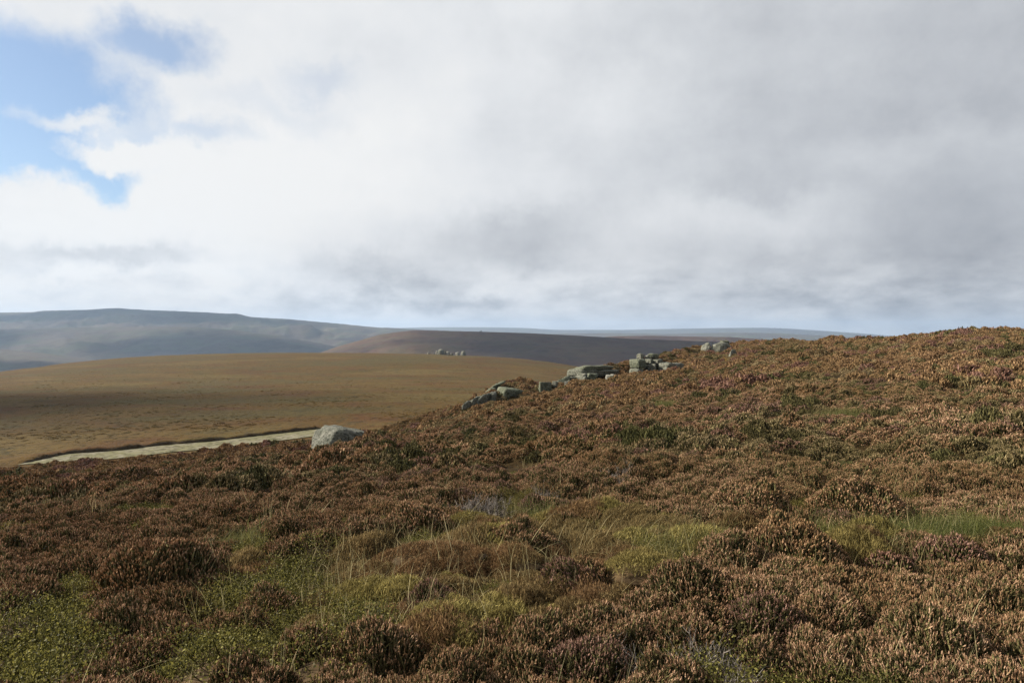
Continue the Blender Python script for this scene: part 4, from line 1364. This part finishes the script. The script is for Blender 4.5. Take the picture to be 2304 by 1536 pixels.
# heather stays short round the feet of the rocks
FEET = [((px - 1152) / F * dd, dd, r) for px, dd, r in ((735, 32.0, 1.0), (765, 32.3, 1.0), (800, 32.8, 0.9), (1428, 60.0, 1.3), (1455, 60.4, 1.1), (1490, 60.2, 1.2), (1298, 54.4, 1.1), (1340, 54.9, 1.3),
        (1375, 55.0, 1.1), (1120, 45.5, 1.0), (1150, 45.6, 1.0), (1085, 45.0, 0.9), (1055, 44.6, 0.9), (1225, 48.4, 0.9), (1588, 78.2, 1.5), (1622, 77.8, 1.7), (1648, 70.4, 1.1), (1375, 53.3, 0.9), (1272, 50.0, 0.6))]


def feet(X, Y):
    r = np.ones(X.shape)
    for x0, y0, rr in FEET:
        r = np.where(np.hypot(X - x0, Y - y0) < rr, 0.42, r)
    return r


# middle and far heather
X, Y = ring_points(rng, 10.6, 30.0, 0.29)
tall = vnoise(X / 1.1, Y / 1.1, 0, 61) * 0.7 + 0.3 * vnoise(X / 0.5, Y / 0.5, 0, 62)
ok = (tall > -0.50) & ~in_disc(X, Y, GREENS, 0.5)
X, Y, tall = X[ok], Y[ok], tall[ok]
s = (0.95 + 0.40 * tall) * rng.uniform(0.8, 1.2, len(X)) * feet(X, Y)
scatter('middle_heather', 'heather_mid', np.stack([X, Y, ground_z(X, Y) - 0.04], -1), np.stack([s, s, s * (1.0 + 0.45 * tall)], -1), variety(X, Y, rng, 1.8), 'brown heather carpeting the middle of the slope', 'heather', 0.14, 7)
X, Y = ring_points(rng, 29.5, 98.0, 0.43)
azp = np.arctan2(X, Y)
lim = np.interp(azp, EDGE_AZ, EDGE[:, 1]) / np.cos(azp) + 9
zg = ground_z(X, Y)
ok = (np.hypot(X, Y) < lim) & (hill_z(X, Y) > plain_z(X, Y) + 0.6)
tall = vnoise(X / 2.2, Y / 2.2, 0, 61) * 0.6 + 0.4 * vnoise(X / 0.9, Y / 0.9, 0, 62)
ok &= tall > -0.60
X, Y, tall, zg = X[ok], Y[ok], tall[ok], zg[ok]
s = (0.92 + 0.62 * tall) * rng.uniform(0.7, 1.3, len(X)) * feet(X, Y)
idx = variety(X, Y, rng, 3.2)
scatter('far_heather', 'heather_far', np.stack([X, Y, zg - 0.08], -1), np.stack([s, s, s * (1.0 + 0.3 * tall)], -1), idx, 'brown heather running up to the rocky brow', 'heather', 0.14, 8)


# tussocks of moor grass over the lower moor
M_TUS = mat_plant('moor_grass', ((0.130, 0.080, 0.025), (0.220, 0.138, 0.040), (0.31, 0.210, 0.068)), ((0.185, 0.108, 0.040), (0.140, 0.126, 0.038), (0.180, 0.116, 0.045)), 0.9, 0.25, 0.75)


def tussock(seed, Rd=0.6, H=0.08, n=50):
    rg = np.random.default_rng(seed)
    mb = MB()
    tip, d = dome_tips(rg, n, Rd, H, seed, 0.5)
    P_ = tip[:, None, :] - d[:, None, :] * np.linspace(0.12, -0.03, 3)[None, :, None]
    mb.tubes(P_, np.tile(np.array([0.03, 0.04, 0.008]), (n, 1)) * rg.uniform(0.6, 1.3, (n, 1)), 3, 0, rg.uniform(0, 1, n), rg, 0.4)
    mb.dome(Rd, H * 0.8, 0, rg, seed, 5, 10)
    return mb


proto('tussock', [tussock(320 + i).mesh('tussock', [M_TUS]) for i in range(5)])
rr_ = np.exp(rng.uniform(math.log(62.0), math.log(420.0), 42000))
aa_ = rng.uniform(-0.80, 0.35, len(rr_))
X, Y = rr_ * np.sin(aa_), rr_ * np.cos(aa_)
ok = hill_z(X, Y) < plain_z(X, Y) + 0.4
dm = np.full(X.shape, 99.0)
for q in range(0, 160, 3):
    for w_ in (1.0, 3.5, 6.0):
        dm = np.minimum(dm, np.hypot(X - fx[q] - nx[q] * w_, Y - fy[q] - ny[q] * w_))
ok &= dm > 2.3
X, Y = X[ok], Y[ok]
s = rng.uniform(0.35, 1.0, len(X)) * (0.9 + 0.4 * vnoise(X / 9, Y / 9, 0, 77))
scatter('moor_grass', 'tussock', np.stack([X, Y, ground_z(X, Y) - 0.05], -1), np.stack([s, s, s * rng.uniform(0.6, 1.2, len(X))], -1), rng.integers(0, 5, len(X)), 'tawny grass tussocks over the lower moor', 'grass', 0.1, 9)


# ------------------------------------------------------------------ cumulus west of the view, whose shadows lie on the hills
def mat_cloud():
    m, nt = material('cloud')
    g = nt.n('ShaderNodeNewGeometry').outputs['Position']
    n_ = nt.noise(g, 0.003, 4, 0.6)
    rim = nt.math('SUBTRACT', 1.0, nt.vec('LENGTH', nt.n('ShaderNodeAttribute', attribute_name='plan').outputs['Vector']))     # cloud thins out towards its rim
    df = nt.n('ShaderNodeBsdfDiffuse', ins={'Color': (0.85, 0.86, 0.88, 1)})
    tr = nt.n('ShaderNodeBsdfTransparent')
    mx = nt.n('ShaderNodeMixShader')
    nt.put(mx.inputs[0], nt.mapr(nt.math('ADD', rim, nt.math('MULTIPLY', nt.math('SUBTRACT', n_, 0.5), 0.9)), 0.0, 0.6, 0.0, 0.95))
    nt.t.links.new(tr.outputs[0], mx.inputs[1])
    nt.t.links.new(df.outputs[0], mx.inputs[2])
    out = nt.n('ShaderNodeOutputMaterial')
    nt.t.links.new(mx.outputs[0], out.inputs['Surface'])
    return m


M_CLOUD = mat_cloud()
CLOUD_ALT = 4000.0
for i, (tx_, ty_, rx_, ry_) in enumerate(((500, 1580, 880, 860), (1600, 1800, 900, 760), (-185, 158, 130, 62), (-1250, 3050, 900, 520), (-2300, 4500, 1300, 480), (-1500, 2000, 500, 260), (-2700, 3250, 560, 380))):
    D_, Fc_ = icosphere(4)
    w_ = fbm(D_[:, 0] * 1.6 + i * 7, D_[:, 1] * 1.6, D_[:, 2] * 1.6, 5, 400 + i)
    V_ = D_ * (1 + 0.5 * w_)[:, None] * np.array([rx_, ry_, 0.22 * min(rx_, ry_)])
    V_[:, 2] = np.maximum(V_[:, 2], -0.05 * min(rx_, ry_))
    me = new_mesh('cloud', V_, Fc_, [M_CLOUD])
    pl_ = np.stack([D_[:, 0], D_[:, 1], np.zeros(len(D_))], -1)
    me.attributes.new('plan', 'FLOAT_VECTOR', 'POINT').data.foreach_set('vector', pl_.astype(np.float32).ravel())
    o = bpy.data.objects.new('cloud', me)
    k_ = CLOUD_ALT / SUN_DIR.z
    o.location = (tx_ + SUN_DIR.x * k_, ty_ + SUN_DIR.y * k_, CLOUD_ALT)
    tag(link(o), None, None, None, 'structure')


# ------------------------------------------------------------------ air
def haze_box(x0, x1, y0, y1, z0, z1, density):
    me = bpy.data.meshes.new('haze')
    vs = [(x, y, z) for z in (z0, z1) for y in (y0, y1) for x in (x0, x1)]
    me.from_pydata(vs, [], [(0, 2, 3, 1), (4, 5, 7, 6), (0, 1, 5, 4), (2, 6, 7, 3), (0, 4, 6, 2), (1, 3, 7, 5)])
    m = bpy.data.materials.new('haze')
    m.use_nodes = True
    nt = NT(m.node_tree)
    pv = nt.n('ShaderNodeVolumePrincipled')
    pv.inputs['Color'].default_value = (0.52, 0.72, 1.0, 1)
    pv.inputs['Density'].default_value = density
    pv.inputs['Anisotropy'].default_value = 0.25
    out = nt.n('ShaderNodeOutputMaterial')
    nt.t.links.new(pv.outputs[0], out.inputs['Volume'])
    me.materials.append(m)
    o = bpy.data.objects.new('haze', me)
    return tag(link(o), None, None, None, 'stuff')


haze_box(-14200, 14200, -14000, 14200, -181, 260, 0.72e-4)
